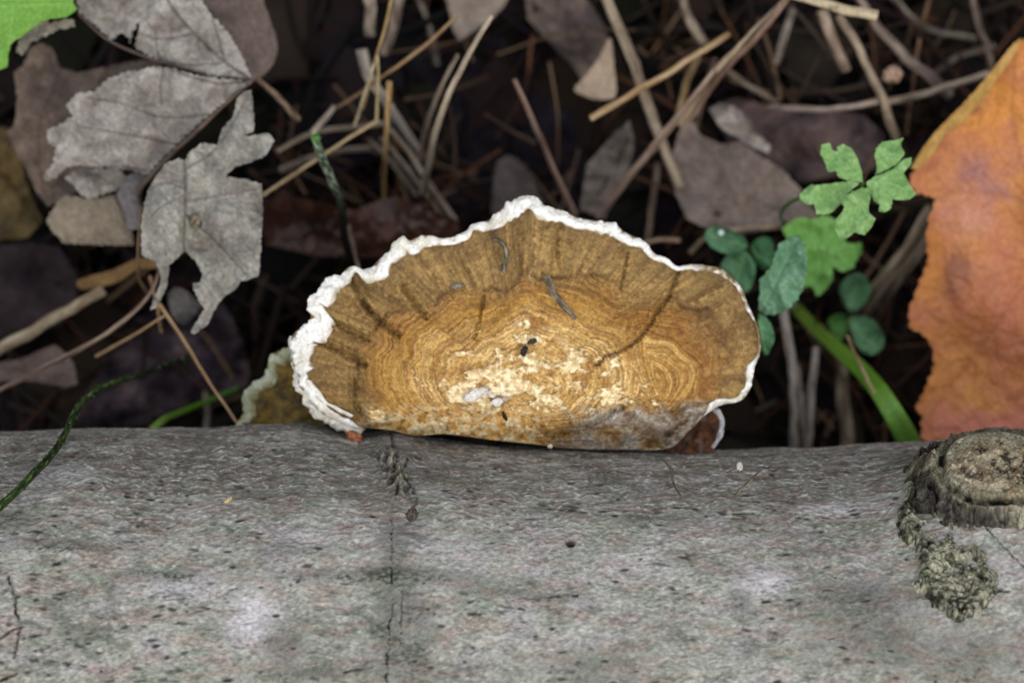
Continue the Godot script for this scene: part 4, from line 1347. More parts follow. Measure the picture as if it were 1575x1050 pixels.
	# --- the orange leaf at the right
	var orange := leaf("autumn_leaf", "large orange autumn leaf with toothed edge at the right beside the broken branch stub", "leaf", [1640, 10, 1590, 46, 1572, 62, 1548, 92, 1528, 120, 1500, 158, 1476, 182, 1446, 202, 1436, 224, 1420, 244, 1398, 276, 1408, 296, 1440, 304, 1430, 330, 1425, 365, 1428, 400, 1412, 440, 1398, 480, 1400, 506, 1418, 512, 1434, 532, 1438, 560, 1424, 596, 1407, 628, 1418, 638, 1417, 674, 1434, 690, 1640, 700], {"h": 19.0, "c": [S(190, 122, 62), S(178, 106, 70), S(204, 142, 64)], "zones": [[1520, 160, 60, 70, S(202, 134, 56)], [1530, 290, 70, 50, S(158, 108, 102)], [1490, 330, 40, 40, S(186, 130, 104)], [1475, 430, 30, 40, S(132, 84, 66)], [1530, 420, 40, 40, S(184, 122, 92)], [1425, 440, 26, 60, S(190, 122, 58)], [1480, 560, 40, 60, S(198, 134, 62)], [1560, 520, 50, 70, S(176, 108, 74)], [1510, 650, 90, 50, S(182, 108, 90)], [1500, 165, 10, 10, S(124, 72, 44)]], "curl": 2.2, "wave": 0.006, "seed": 45.0, "rag": [1.8, 14.0, 2.6, 17.0, false], "mat": mats.autumn, "freq": 0.011, "mottle": 1.3, "fine": 0.18, "veins": [[[1640, 380, 1540, 420, 1410, 470], 3.5], [[1640, 330, 1540, 300, 1420, 290], 3.0], [[1600, 400, 1520, 520, 1430, 640], 3.0], [[1600, 340, 1560, 200, 1560, 90], 3.0]] + side_veins([1640, 380, 1540, 420, 1410, 470], 5, 0.8, 70.0, 1.8) + side_veins([1600, 400, 1520, 520, 1430, 640], 5, 0.8, 60.0, 1.8) + side_veins([1640, 330, 1540, 300, 1420, 290], 5, 0.8, 60.0, 1.8), "vein_col": S(146, 84, 62), "vein_amount": 0.5, "ridge": -0.25, "step": 3.0, "spots": 0.0, "tilt": Vector2(1.5, -0.6)})
	put("folded_edge", blade_mesh([1574, 58, 1560, 66, 1530, 104, 1500, 140, 1476, 166, 1440, 202, 1420, 228, 1402, 258, 1412, 262, 1436, 236, 1452, 208, 1482, 186, 1506, 160, 1516, 150, 1534, 120, 1556, 92], {"h": 20.0, "fine": 0.2, "c": [S(176, 140, 78), S(150, 112, 60), S(190, 156, 100)], "curl": 0.8, "seed": 47.0, "rag": [1.2, 12.0, 0.0, 12.0, false], "tilt": Vector2(1.5, -0.6)}), mats.dead, orange)

# A small irregular lump at a place, radii in millimetres.
func lump(st: SurfaceTool, at: Vector3, r: Vector3, c: Color, c2: Color, sd: float, rough := 0.45):
	var nu := 18
	var nv := 10
	var p := []
	var k := []
	for j in nv + 1:
		for i in nu:
			var a := TAU * i / nu
			var b := PI * j / nv
			var d := Vector3(cos(a) * sin(b), cos(b), sin(a) * sin(b))
			var n := noise_b.get_noise_3dv(d * 1.3 + Vector3.ONE * sd)
			p.append(at - org + d * r * 0.001 * (1.0 + rough * n))
			k.append(c.lerp(c2, clampf(0.5 + 1.6 * noise_b.get_noise_3dv(d * 2.4 - Vector3.ONE * sd), 0.0, 1.0)))
	st.set_smooth_group(0)
	for j in nv:
		for i in nu:
			var i2 := (i + 1) % nu
			for v in [j * nu + i, (j + 1) * nu + i2, j * nu + i2, j * nu + i, (j + 1) * nu + i, (j + 1) * nu + i2]:
				st.set_color(k[v])
				st.add_vertex(p[v])

# ---------------------------------------------------------------- seedlings

func green_part(called: String, pts: Array, parent: Node, o: Dictionary):
	var d := {"h": 20.0, "c": [S(134, 172, 106), S(116, 158, 92), S(154, 186, 124)], "curl": 1.6, "wave": 0.025, "seed": pts[0] * 0.31, "rag": [0.8, 10.0, 0.0, 10.0, true], "fine": 0.22, "mottle": 0.7, "vein_col": S(140, 186, 120), "vein_amount": 0.45, "ridge": -0.3, "step": 2.0, "thick": 0.25}
	d.merge(o, true)
	return put(called, blade_mesh(pts, d), mats.green, parent)

func build_plants():
	# the seedling with eaten leaflets
	var a := thing("seedling", P(1330, 330, 5), "light green seedling with five insect eaten leaflets in front of the orange leaf", "plant")
	var dull := S(40, 70, 30)
	green_part("leaflet", [1328, 280, 1326, 262, 1320, 244, 1312, 230, 1298, 221, 1288, 226, 1290, 232, 1281, 232, 1278, 220, 1265, 221, 1262, 236, 1268, 246, 1274, 264, 1287, 263, 1290, 272, 1308, 280], a, {"h": 38.0, "rag": [1.2, 6.0, 0.0, 10.0, false], "veins": [[[1326, 278, 1298, 246, 1272, 226], 1.5]]})
	green_part("leaflet", [1322, 282, 1310, 278, 1284, 281, 1264, 284, 1246, 284, 1231, 298, 1230, 306, 1243, 315, 1253, 313, 1256, 330, 1270, 330, 1281, 326, 1296, 310, 1308, 294], a, {"h": 37.0, "rag": [1.2, 6.0, 0.0, 10.0, false], "veins": [[[1322, 282, 1280, 300, 1240, 302], 1.5]]})
	green_part("leaflet", [1328, 288, 1312, 294, 1300, 304, 1294, 312, 1300, 318, 1296, 326, 1287, 336, 1284, 352, 1294, 371, 1306, 364, 1316, 357, 1330, 362, 1341, 350, 1348, 336, 1338, 328, 1336, 316, 1340, 302, 1336, 290], a, {"h": 38.5, "rag": [1.2, 6.0, 0.0, 10.0, false], "veins": [[[1328, 288, 1318, 320, 1300, 360], 1.5], [[1322, 310, 1342, 336], 1.2]]})
	green_part("leaflet", [1332, 280, 1346, 272, 1364, 264, 1378, 256, 1392, 244, 1403, 242, 1402, 252, 1390, 266, 1398, 280, 1410, 298, 1400, 307, 1384, 308, 1374, 306, 1371, 320, 1362, 326, 1352, 325, 1354, 314, 1346, 310, 1338, 296], a, {"h": 37.5, "rag": [1.2, 6.0, 0.0, 10.0, false], "veins": [[[1334, 282, 1370, 284, 1404, 298], 1.5], [[1340, 278, 1396, 246], 1.2]]})
	green_part("leaflet", [1346, 270, 1350, 258, 1346, 240, 1348, 228, 1358, 218, 1374, 216, 1390, 212, 1386, 222, 1392, 236, 1384, 248, 1374, 256, 1362, 262], a, {"h": 38.0, "rag": [1.2, 6.0, 0.0, 10.0, false], "veins": [[[1348, 268, 1370, 240, 1384, 220], 1.5]]})
	stem_part("stem", [1330, 282, 37.4, 1300, 302, 33.0, 1262, 304, 30.0, 1228, 306, 28.0, 1206, 320, 22.0, 1202, 336, 16.0, 1216, 350, 8.0, 1240, 380, -3.0], 3.5, 7.0, S(66, 116, 48), dull, mats.green, a)
	# the blurred yellow-green leaf below it
	var b := thing("seedling", P(1262, 400, 3), "yellow green lobed seedling leaf half hidden below the eaten seedling", "plant")
	green_part("leaf", [1203, 352, 1216, 342, 1231, 333, 1250, 338, 1268, 330, 1288, 338, 1292, 356, 1304, 374, 1326, 374, 1326, 386, 1318, 400, 1312, 412, 1296, 418, 1280, 410, 1282, 430, 1270, 446, 1258, 456, 1250, 440, 1238, 440, 1230, 448, 1216, 440, 1212, 420, 1222, 396, 1214, 372], b, {"h": 15.0, "c": [S(116, 168, 82), S(100, 152, 70), S(138, 184, 104)], "rag": [1.5, 9.0, 1.5, 14.0, false], "veins": [[[1262, 392, 1240, 350], 2.0], [[1262, 392, 1318, 386], 2.0], [[1262, 392, 1256, 446], 2.0], [[1262, 392, 1286, 346], 2.0]]})
	stem_part("stem", [1262, 394, 14.5, 1256, 410, 8.0, 1262, 440, -3.0], 5.0, 6.0, S(90, 130, 60), dull, mats.green, b)
	# the toothed bluish leaf against the cap
	var c := thing("seedling", P(1170, 490, 4), "bluish green toothed leaf touching the right edge of the large fungus", "plant")
	green_part("leaf", [1168, 484, 1168, 466, 1170, 444, 1168, 432, 1178, 420, 1188, 408, 1192, 392, 1200, 374, 1218, 362, 1230, 362, 1238, 376, 1242, 398, 1240, 422, 1236, 444, 1226, 462, 1214, 474, 1200, 482, 1184, 484], c, {"h": 31.0, "c": [S(110, 152, 120), S(94, 136, 104), S(132, 168, 138)], "rag": [0.8, 12.0, 2.4, 13.0, false], "veins": [[[1168, 484, 1192, 440, 1226, 366], 1.8]] + side_veins([1168, 484, 1192, 440, 1226, 366], 6, 0.75, 30.0, 1.1), "vein_col": S(150, 190, 160), "tilt": Vector2(2.0, -2.0), "fold": [1168, 484, 1226, 366, -1.2, 30.0]})
	green_part("leaf", [1166, 488, 1176, 486, 1186, 498, 1192, 520, 1186, 536, 1180, 547, 1172, 538, 1168, 516], c, {"h": 29.0, "c": [S(84, 134, 92), S(66, 112, 74), S(112, 156, 118)], "veins": [[[1168, 488, 1180, 544], 1.5]]})
	stem_part("stem", [1168, 486, 30.5, 1162, 500, 26.0, 1160, 530, 14.0, 1168, 570, 0.0, 1170, 580, -4.0], 4.0, 6.0, S(70, 116, 60), dull, mats.green, c)
	# round leaves behind the cap
	var d := thing("seedling", P(1145, 376, 2), "dark green seedling with three round leaves and a dewdrop behind the cap's right shoulder", "plant")
	var deep := [S(86, 132, 94), S(68, 112, 76), S(106, 150, 110)]
	green_part("leaf", [1084, 362, 1090, 352, 1104, 348, 1126, 354, 1144, 364, 1150, 376, 1140, 386, 1118, 390, 1098, 382, 1088, 372], d, {"h": 18.0, "c": deep, "veins": [[[1148, 376, 1090, 362], 1.6]]})
	green_part("leaf", [1146, 386, 1128, 386, 1114, 398, 1106, 420, 1112, 440, 1130, 450, 1150, 448, 1160, 430, 1162, 408, 1154, 394], d, {"h": 17.0, "c": deep, "veins": [[[1148, 386, 1130, 448], 1.6]]})
	green_part("leaf", [1156, 380, 1162, 370, 1176, 364, 1188, 370, 1192, 390, 1188, 408, 1176, 414, 1164, 402], d, {"h": 14.0, "c": [S(56, 108, 66), S(44, 88, 52), S(72, 126, 80)], "veins": [[[1156, 382, 1186, 406], 1.4]]})
	var drop := SurfaceTool.new()
	drop.begin(Mesh.PRIMITIVE_TRIANGLES)
	lump(drop, P(1109, 358, 18.9), Vector3(0.55, 0.4, 0.5), S(206, 222, 222), S(190, 210, 210), 3.0, 0.1)
	drop.generate_normals()
	put("dewdrop", drop.commit(), mats.wet, d)
	stem_part("stem", [1148, 380, 16.5, 1152, 394, 12.0, 1156, 420, 4.0, 1158, 440, -4.0], 4.0, 5.0, S(66, 110, 60), dull, mats.green, d)
	# round leaves beside the grass blade
	var e := thing("seedling", P(1310, 490, 2), "small seedling with oval leaves between the grass blade and the orange leaf", "plant")
	var soft := [S(92, 136, 94), S(76, 118, 80), S(110, 152, 108)]
	green_part("leaf", [1308, 478, 1296, 462, 1292, 444, 1300, 428, 1316, 420, 1332, 426, 1340, 444, 1334, 464, 1320, 476], e, {"h": 12.0, "c": soft, "veins": [[[1308, 478, 1318, 424], 1.6]]})
	green_part("leaf", [1306, 490, 1320, 486, 1340, 490, 1354, 504, 1361, 522, 1354, 540, 1338, 546, 1322, 536, 1312, 516], e, {"h": 13.0, "c": soft, "veins": [[[1306, 490, 1350, 538], 1.6]]})
	green_part("leaf", [1298, 482, 1284, 484, 1274, 492, 1278, 506, 1272, 518, 1284, 530, 1296, 522, 1304, 506, 1302, 490], e, {"h": 10.0, "c": [S(100, 156, 74), S(82, 136, 60), S(120, 170, 92)], "rag": [1.2, 8.0, 0.0, 10.0, true]})
	stem_part("stem", [1306, 482, 11.0, 1304, 500, 7.0, 1308, 530, 1.0, 1312, 550, -4.0], 4.0, 5.0, S(70, 110, 60), dull, mats.green, e)
	# the grass blade
	var g := thing("grass_blade", P(1397, 690, 16), "bright green broad grass blade arching down to the log beside the orange leaf", "grass")
	var gc := func(t: float, s: float, q: Vector3) -> Color:
		var k := S(116, 142, 52).lerp(S(98, 140, 42), smoothstep(0.1, 0.5, t)).lerp(S(112, 158, 66), smoothstep(0.55, 0.85, t))
		k = k.lerp(S(64, 112, 28), 0.5 * smoothstep(0.2, 0.9, absf(sin(s * 4.0))) * clampf(0.5 + n3(s * 2.0, t * 6.0), 0.0, 1.0))
		k.a = 1.0
		return k
	put("blade", tube_mesh(triples([1215, 462, 6, 1244, 494, 9, 1284, 532, 13, 1322, 566, 17, 1352, 600, 21, 1376, 638, 22, 1394, 672, 20, 1408, 706, 16]), 16.0, 38.0, 0.12, 14, gc, 0.0), mats.green, g)
	var g2 := thing("grass_blade", P(232, 664, 20), "thin dull green grass blade curving out from behind the log near the small fungus", "grass")
	put("blade", tube_mesh(triples([222, 672, 22, 250, 646, 21, 276, 634, 18, 310, 620, 14, 348, 604, 8, 380, 592, 2]), 12.0, 5.0, 0.3, 10, gc, 0.0), mats.green, g2)

# ---------------------------------------------------------------- straws, needles, twigs

# [label, points x, y, height..., width at start, width at end, colour, flatness]; ends that go under things go down into the litter.
func strands(called: String, category: String, group: String, list: Array):
	for s in list:
		var path := triples(s[1])
		var at := path[path.size() - 1]
		var root_at := P(at.x, at.y, at.z)
		org = root_at
		var base: Color = (s[4] as Color).lerp(S(122, 108, 94), 0.2)
		var pale := base.lerp(S(222, 208, 182), 0.4)
		var dusk := base.lerp(S(70, 46, 34), 0.6) * 0.6
		base = base * 0.7
		var sd: float = path[0].x * 0.173 + path[0].y * 0.071
		var streak := func(t: float, a: float, q: Vector3) -> Color:
			var along := n3(cos(a) * 1.3 + sd, sin(a) * 1.3, t * 2.5)
			var blot := n5(t * 7.0 + sd, cos(a) * 0.7, sd)
			var c := base.lerp(pale, clampf(0.2 + 1.3 * along, 0.0, 1.0)).lerp(dusk, clampf(-1.7 * along - 0.1 + 1.6 * blot - 0.15, 0.0, 0.9))
			c.a = 1.0
			return c
		var o := put(called, tube_mesh(path, s[2] * (0.82 if called != "twig_bit" else 1.0), s[3] * (0.82 if called != "twig_bit" else 1.0), s[5] if s.size() > 5 else 0.7, 10, streak, 0.16, sd), mats.straw)
		tag(o, s[0], category, group)

func build_stalks():
	strands("pine_needle", "pine needle", "dry needles in the litter", [
		["pinkish brown needle slanting alone across the black leaf above the rim's peak", [791, 122, 20, 830, 208, 18, 858, 274, 16, 884, 330, 14], 9.0, 12.0, S(134, 96, 84)],
		["ochre brown needle sloping up beneath the pale grass stalk's tip", [703, 24, 22, 660, 64, 21, 594, 114, 20, 545, 148, 18, 520, 164, 16], 7.0, 7.0, S(150, 108, 58)],
		["thin yellow ochre needle leaning from the top edge past the grey straw strip", [603, -8, 24, 592, 40, 23, 578, 88, 22, 570, 124, 21, 558, 168, 19], 6.0, 4.0, S(176, 140, 78)],
		["thin straw coloured needle standing beside the upright ochre needle", [580, 84, 23, 581, 120, 22, 579, 184, 20], 5.0, 6.0, S(190, 168, 116)],
		["short pale needle splitting away left of the straw coloured one", [576, 96, 22, 562, 138, 21, 545, 193, 19], 6.0, 6.0, S(186, 172, 138)],
		["upright ochre needle with a split tip above the wet brown leaf", [599, 126, 24, 595, 180, 22, 592, 240, 18, 590, 306, 12], 13.0, 8.0, S(166, 128, 66)],
		["long pale buff needle pointing at the torn grey leaf", [582, 184, 23, 530, 216, 22, 470, 256, 21, 404, 300, 20], 8.0, 7.0, S(184, 160, 116)],
		["long orange brown needle crossing down to the log in front of the purple leaf", [244, 466, 26, 276, 514, 26, 310, 570, 27, 340, 614, 28, 368, 656, 29], 7.0, 6.0, S(168, 124, 68)],
		["short orange needle lying left of the long orange brown one", [258, 482, 24, 210, 512, 23, 147, 548, 21], 4.0, 6.0, S(176, 138, 82)],
		["stubby orange needle hanging from the dark stem's end", [230, 424, 22, 240, 462, 21, 248, 512, 20], 7.0, 5.0, S(150, 100, 54)],
		["thick ochre straw slanting to a blunt end beneath the small tan leaf tip", [1122, 52, 18, 1060, 92, 19, 980, 140, 20, 908, 182, 20], 12.0, 13.0, S(160, 120, 68)],
		["pink brown straw running from the rim up to the bundle at the top", [920, 334, 12, 970, 268, 14, 1020, 206, 16, 1062, 158, 18, 1100, 108, 19], 15.0, 13.0, S(140, 108, 94)],
		["thin brown needle standing upright right of the grey brown leaf", [1012, 250, 6, 1004, 310, 6, 994, 380, 5], 12.0, 10.0, S(104, 80, 74)],
		["short brown needle lying level beside the right shoulder of the rim", [990, 374, 12, 1020, 368, 12, 1046, 370, 12], 7.0, 8.0, S(130, 92, 70)],
		["thin needle hidden low beneath the bundle of straws", [1100, 90, 6, 1080, 160, 6, 1064, 230, 5], 9.0, 9.0, S(110, 90, 76)],
		["thin rusty needle rising beside the light nub at the upper right", [1415, 60, 10, 1406, 120, 9, 1394, 206, 6], 6.0, 5.0, S(130, 80, 48)],
		["slim brown needle crossing the grass blade", [1304, 516, 20, 1322, 558, 23, 1346, 606, 24], 6.0, 7.0, S(166, 136, 96)],
		["fine brown needle behind the mossy upright twig", [536, 346, 16, 543, 378, 18, 552, 414, 20], 6.0, 6.0, S(104, 74, 62)],
		["dark needle lying across the gap right of the fungus", [1110, 660, 4, 1150, 640, 4, 1196, 616, 3], 6.0, 6.0, S(70, 46, 38)],
		["dim reddish needle low between the pale grass stems", [1225, 676, 3, 1262, 640, 4, 1300, 610, 4], 8.0, 7.0, S(82, 54, 42)]])
	strands("dry_straw", "straw", "dry stalks in the litter", [
		["curved pale tan grass stalk with a whitish tip pointing to the top edge", [757, 24, 30, 728, 70, 28, 698, 126, 25, 676, 184, 22, 660, 250, 17, 650, 296, 11], 9.0, 14.0, S(166, 150, 128)],
		["darker strand running along the left of the curved pale stalk", [704, 84, 22, 678, 134, 20, 656, 190, 16, 644, 250, 10], 8.0, 10.0, S(128, 112, 98)],
		["pale grey straw strip left of the upright ochre needle", [556, 76, 17, 566, 116, 16, 588, 148, 15, 616, 190, 13, 650, 240, 10], 22.0, 12.0, S(166, 156, 148), 0.25],
		["tan grey stick end hanging from the top edge beside the yellow needle", [568, -12, 16, 569, 20, 15, 569, 54, 13], 24.0, 20.0, S(148, 134, 122), 0.4],
		["mauve brown stick at the top edge right of the yellow needle", [614, -10, 11, 604, 36, 10, 590, 82, 8], 22.0, 18.0, S(108, 88, 82)],
		["upper one of the parallel straws leading to the left shoulder of the rim", [600, 198, 12, 630, 236, 11, 662, 284, 10, 700, 340, 8], 9.0, 10.0, S(164, 148, 128)],
		["lower one of the parallel straws leading to the left shoulder of the rim", [586, 212, 10, 620, 252, 9, 650, 290, 8, 690, 350, 6], 8.0, 9.0, S(142, 124, 110)],
		["brown straw tucked under the parallel pair", [566, 214, 7, 604, 252, 6, 640, 300, 5], 9.0, 9.0, S(112, 96, 88)],
		["buff straw lying level behind the tip of the mossy upright twig", [426, 232, 12, 480, 204, 12, 540, 196, 11, 600, 188, 10], 9.0, 10.0, S(132, 112, 92)],
		["dull straw under the long buff needle", [430, 262, 9, 500, 236, 9, 570, 228, 8], 12.0, 10.0, S(104, 88, 78)],
		["pinkish white straw end right of the torn leaf", [480, 206, 16, 496, 186, 16, 514, 164, 15], 13.0, 9.0, S(180, 164, 150)],
		["thick tan grey stalk coming down from the top edge right of the tan leaf tip", [930, -8, 17, 948, 34, 16, 966, 76, 15, 986, 130, 14, 1004, 186, 13, 1024, 236, 12, 1046, 288, 11], 20.0, 19.0, S(158, 140, 118)],
		["pale strand of the thick straw bundle slanting to the top edge", [1046, 192, 15, 1074, 148, 17, 1110, 100, 19, 1160, 48, 21, 1218, -10, 23], 13.0, 11.0, S(172, 146, 118)],
		["reddish brown strand of the straw bundle slanting to the top edge", [1058, 188, 14, 1092, 140, 16, 1126, 96, 19, 1172, 48, 22, 1212, -4, 23], 11.0, 12.0, S(132, 96, 80)],
		["ochre straw joining the bundle from below", [1044, 176, 12, 1056, 130, 14, 1074, 88, 16], 14.0, 12.0, S(166, 134, 84)],
		["brown stalk at the top edge left of the straw bundle", [1048, -8, 13, 1062, 30, 12, 1082, 66, 11], 16.0, 20.0, S(122, 104, 90)],
		["cream coloured stick with a blunt end at the top edge", [1216, -8, 24, 1262, 4, 24, 1304, 14, 24, 1350, 24, 24], 15.0, 21.0, S(206, 188, 152)],
		["blurred tan stick hanging below the cream stick", [1264, 16, 12, 1282, 64, 12, 1302, 108, 11], 22.0, 18.0, S(150, 126, 108)],
		["grey straw at the top left of the blurred tan stick", [1220, 14, 8, 1208, 54, 8, 1194, 98, 7], 14.0, 14.0, S(120, 110, 104)],
		["dull brown straw crossing behind the straw bundle", [1110, 104, 8, 1150, 130, 8, 1196, 158, 7], 10.0, 10.0, S(96, 78, 70)],
		["broad tan straw at the left edge below the brown leaves", [-16, 544, 17, 50, 508, 17, 108, 476, 17, 158, 446, 16], 24.0, 20.0, S(160, 138, 108), 0.5],
		["dark brown petiole from the leaf junction to the right", [394, 120, 22, 424, 148, 20, 458, 184, 17], 9.0, 13.0, S(112, 80, 62)],
		["pale grey upright stem nearest the fungus right of the gap", [1205, 474, 12, 1212, 520, 13, 1220, 566, 13, 1222, 620, 13, 1222, 700, 11], 18.0, 17.0, S(164, 154, 146)],
		["pale grey stem leaning against its neighbour with a broken top", [1256, 534, 14, 1250, 580, 14, 1246, 630, 13, 1240, 700, 11], 14.0, 18.0, S(160, 150, 144)],
		["slanting strand between the two pale grey stems", [1226, 560, 9, 1232, 620, 10, 1240, 680, 10], 10.0, 16.0, S(132, 122, 114)],
		["blurred brown stem standing right of the pale grey stems", [1294, 548, 6, 1300, 610, 7, 1306, 700, 7], 22.0, 28.0, S(116, 98, 78)],
		["upper stalk of the tan bundle behind the orange leaf", [1432, 318, 13, 1398, 372, 12, 1362, 418, 11, 1318, 470, 8], 18.0, 15.0, S(142, 122, 96)],
		["middle stalk of the tan bundle behind the orange leaf", [1440, 336, 12, 1404, 392, 11, 1366, 436, 9, 1330, 484, 6], 14.0, 14.0, S(122, 102, 80)],
		["lower stalk of the tan bundle behind the orange leaf", [1430, 372, 9, 1390, 424, 8, 1350, 474, 5], 12.0, 12.0, S(100, 80, 62)],
		["horizontal tan straw under the round dark green leaves", [1062, 388, 11, 1086, 366, 12, 1130, 354, 12, 1206, 348, 11], 9.0, 10.0, S(146, 126, 100)],
		["thin leaning straw right of the round green leaves", [1212, 460, 7, 1240, 500, 7, 1262, 540, 6], 9.0, 8.0, S(124, 106, 78)],
		["short upright grey straw just above the log left of the small fungus", [316, 602, 8, 318, 634, 8, 318, 676, 8], 10.0, 11.0, S(92, 80, 80)]])
	strands("twig", "twig", "", [
		["long dark brown stem with reddish bark running to the left edge", [246, 412, 27, 234, 444, 26, 208, 477, 26, 160, 514, 26, 100, 548, 25, 50, 574, 25, -14, 606, 24], 7.0, 11.0, S(96, 66, 54)],
		["mauve brown twig reaching diagonally from the top edge to the orange leaf", [1316, -10, 11, 1350, 38, 11, 1390, 84, 10, 1430, 118, 10, 1462, 146, 9], 14.0, 22.0, S(104, 82, 80)],
		["tan forked twig above the eaten seedling", [1290, 24, 15, 1314, 62, 15, 1334, 100, 15, 1358, 146, 15, 1368, 182, 14, 1380, 214, 12], 15.0, 16.0, S(156, 134, 112)],
		["mauve tan side twig lying level left of the twig fork", [1182, 164, 13, 1240, 168, 13, 1300, 166, 14, 1362, 152, 14], 11.0, 12.0, S(130, 108, 104)],
		["tan side twig reaching right from the twig fork to the orange leaf", [1358, 158, 14, 1400, 150, 13, 1460, 134, 12, 1522, 112, 11], 15.0, 12.0, S(128, 108, 94)],
		["brown twig hanging at the top edge near the right corner", [1496, -8, 10, 1506, 40, 10, 1520, 74, 9, 1528, 112, 8], 12.0, 10.0, S(112, 90, 76)],
		["faint twig low under the mauve brown twig", [1430, 120, 5, 1470, 90, 5, 1530, 70, 4], 12.0, 10.0, S(72, 58, 52)],
		["dark twig at the top edge behind the curved pale stalk", [640, -10, 4, 660, 40, 4, 672, 100, 3], 10.0, 12.0, S(44, 36, 42)],
		["grey twig behind the cream stick at the top right", [1370, -8, 6, 1420, 40, 6, 1500, 60, 5], 14.0, 12.0, S(70, 60, 56)]])
	# a light nub beside the fork
	org = P(1373, 114, 12)
	var nub := SurfaceTool.new()
	nub.begin(Mesh.PRIMITIVE_TRIANGLES)
	lump(nub, org, Vector3(1.6, 1.3, 1.5), S(172, 146, 124), S(110, 86, 72), 8.0)
	nub.generate_normals()
	tag(put("bud", nub.commit(), mats.dead), "round light brown bud beside the twig fork", "bud")
	# mossy twigs
	mossy("mossy_twig", "green black mossy stem bent over the left end of the log", [292, 548, 16, 244, 566, 22, 200, 581, 27, 160, 594, 32, 130, 612, 37, 112, 642, 44, 92, 682, 54, 62, 716, 62, 34, 746, 68, -20, 796, 73], 7.0, 13.0, 61.0)
	mossy("mossy_twig", "upright dark twig with a pale mossy tip left of the large fungus", [484, 208, 34, 489, 228, 33, 494, 242, 32, 506, 266, 29, 518, 296, 26, 527, 336, 22, 533, 380, 18, 548, 420, 14], 14.0, 11.0, 67.0)

func mossy(called: String, label: String, pts: Array, w0: float, w1: float, sd: float):
	var path := triples(pts)
	var last := path[path.size() - 1]
	var root := thing(called, P(last.x, last.y, last.z), label, "twig")
	var upright := sd > 64.0
	var cf := func(t: float, a: float, q: Vector3) -> Color:
		var m := n5(t * 16.0, cos(a) * 0.9 + sin(a), sd)
		var c := S(26, 32, 20).lerp(S(52, 76, 30), clampf(0.35 + 1.8 * m, 0.0, 1.0))
		if upright:
			c = S(28, 24, 24).lerp(S(54, 72, 44), clampf(0.3 + 1.8 * m, 0.0, 1.0)).lerp(S(24, 20, 20), smoothstep(0.5, 0.8, t))
			c = c.lerp(S(178, 196, 170), clampf(2.2 * n5(t * 26.0, a, sd + 2.0) + 0.2, 0.0, 0.9) * smoothstep(0.55, 0.25, t))
			c = c.lerp(S(92, 150, 70), smoothstep(0.06, 0.0, t))
		else:
			c = c.lerp(S(150, 180, 100), clampf(2.0 * n5(t * 60.0, a * 1.5, sd + 2.0) - 0.3, 0.0, 0.7))
			c = c.lerp(S(18, 20, 16), smoothstep(0.45, 0.15, t) * 0.7)
		c.a = 1.0
		return c
	put("stem", tube_mesh(path, w0, w1, 0.95, 14, cf, 0.35, sd), mats.moss, root)
	# little tufts of moss on the bark
	var st := SurfaceTool.new()
	st.begin(Mesh.PRIMITIVE_TRIANGLES)
	for k in 260:
		var t := rng.randf()
		if upright and t > 0.55:
			continue
		var f := t * (path.size() - 1)
		var i := int(f)
		var q := path[i].lerp(path[mini(i + 1, path.size() - 1)], f - i)
		var p := P(q.x, q.y, q.z) - org
		var w := lerpf(w0, w1, t) * 0.5 * 0.0001
		var dir := Vector3(rng.randf_range(-1, 1), rng.randf_range(-0.2, 1.0), rng.randf_range(-1, 1)).normalized()
		var tip := p + dir * (w + rng.randf_range(0.0001, 0.0005))
		var side := dir.cross(Vector3(rng.randf(), rng.randf(), rng.randf())).normalized() * 0.00014
		st.set_color(S(70, 96, 40).lerp(S(150, 176, 116), rng.randf()) if rng.randf() < 0.5 else S(40, 56, 28))
		st.add_vertex(p + dir * w * 0.7 + side)
		st.add_vertex(tip)
		st.add_vertex(p + dir * w * 0.7 - side)
	st.generate_normals()
	tag(put("moss_tufts", st.commit(), mats.moss, root), "", "", "", "stuff")

# ---------------------------------------------------------------- crumbs

func crumb(called: String, label: String, category: String, at: Array, r: Vector3, c: Color, c2: Color, turn := 0.0):
	org = P(at[0], at[1], at[2])
	var st := SurfaceTool.new()
	st.begin(Mesh.PRIMITIVE_TRIANGLES)
	lump(st, org, r, c, c2, at[0] * 0.13, 0.6)
	st.generate_normals()
	st.index()
	var o := put(called, st.commit(), mats.rim)
	o.rotation.y = turn
	tag(o, label, category)

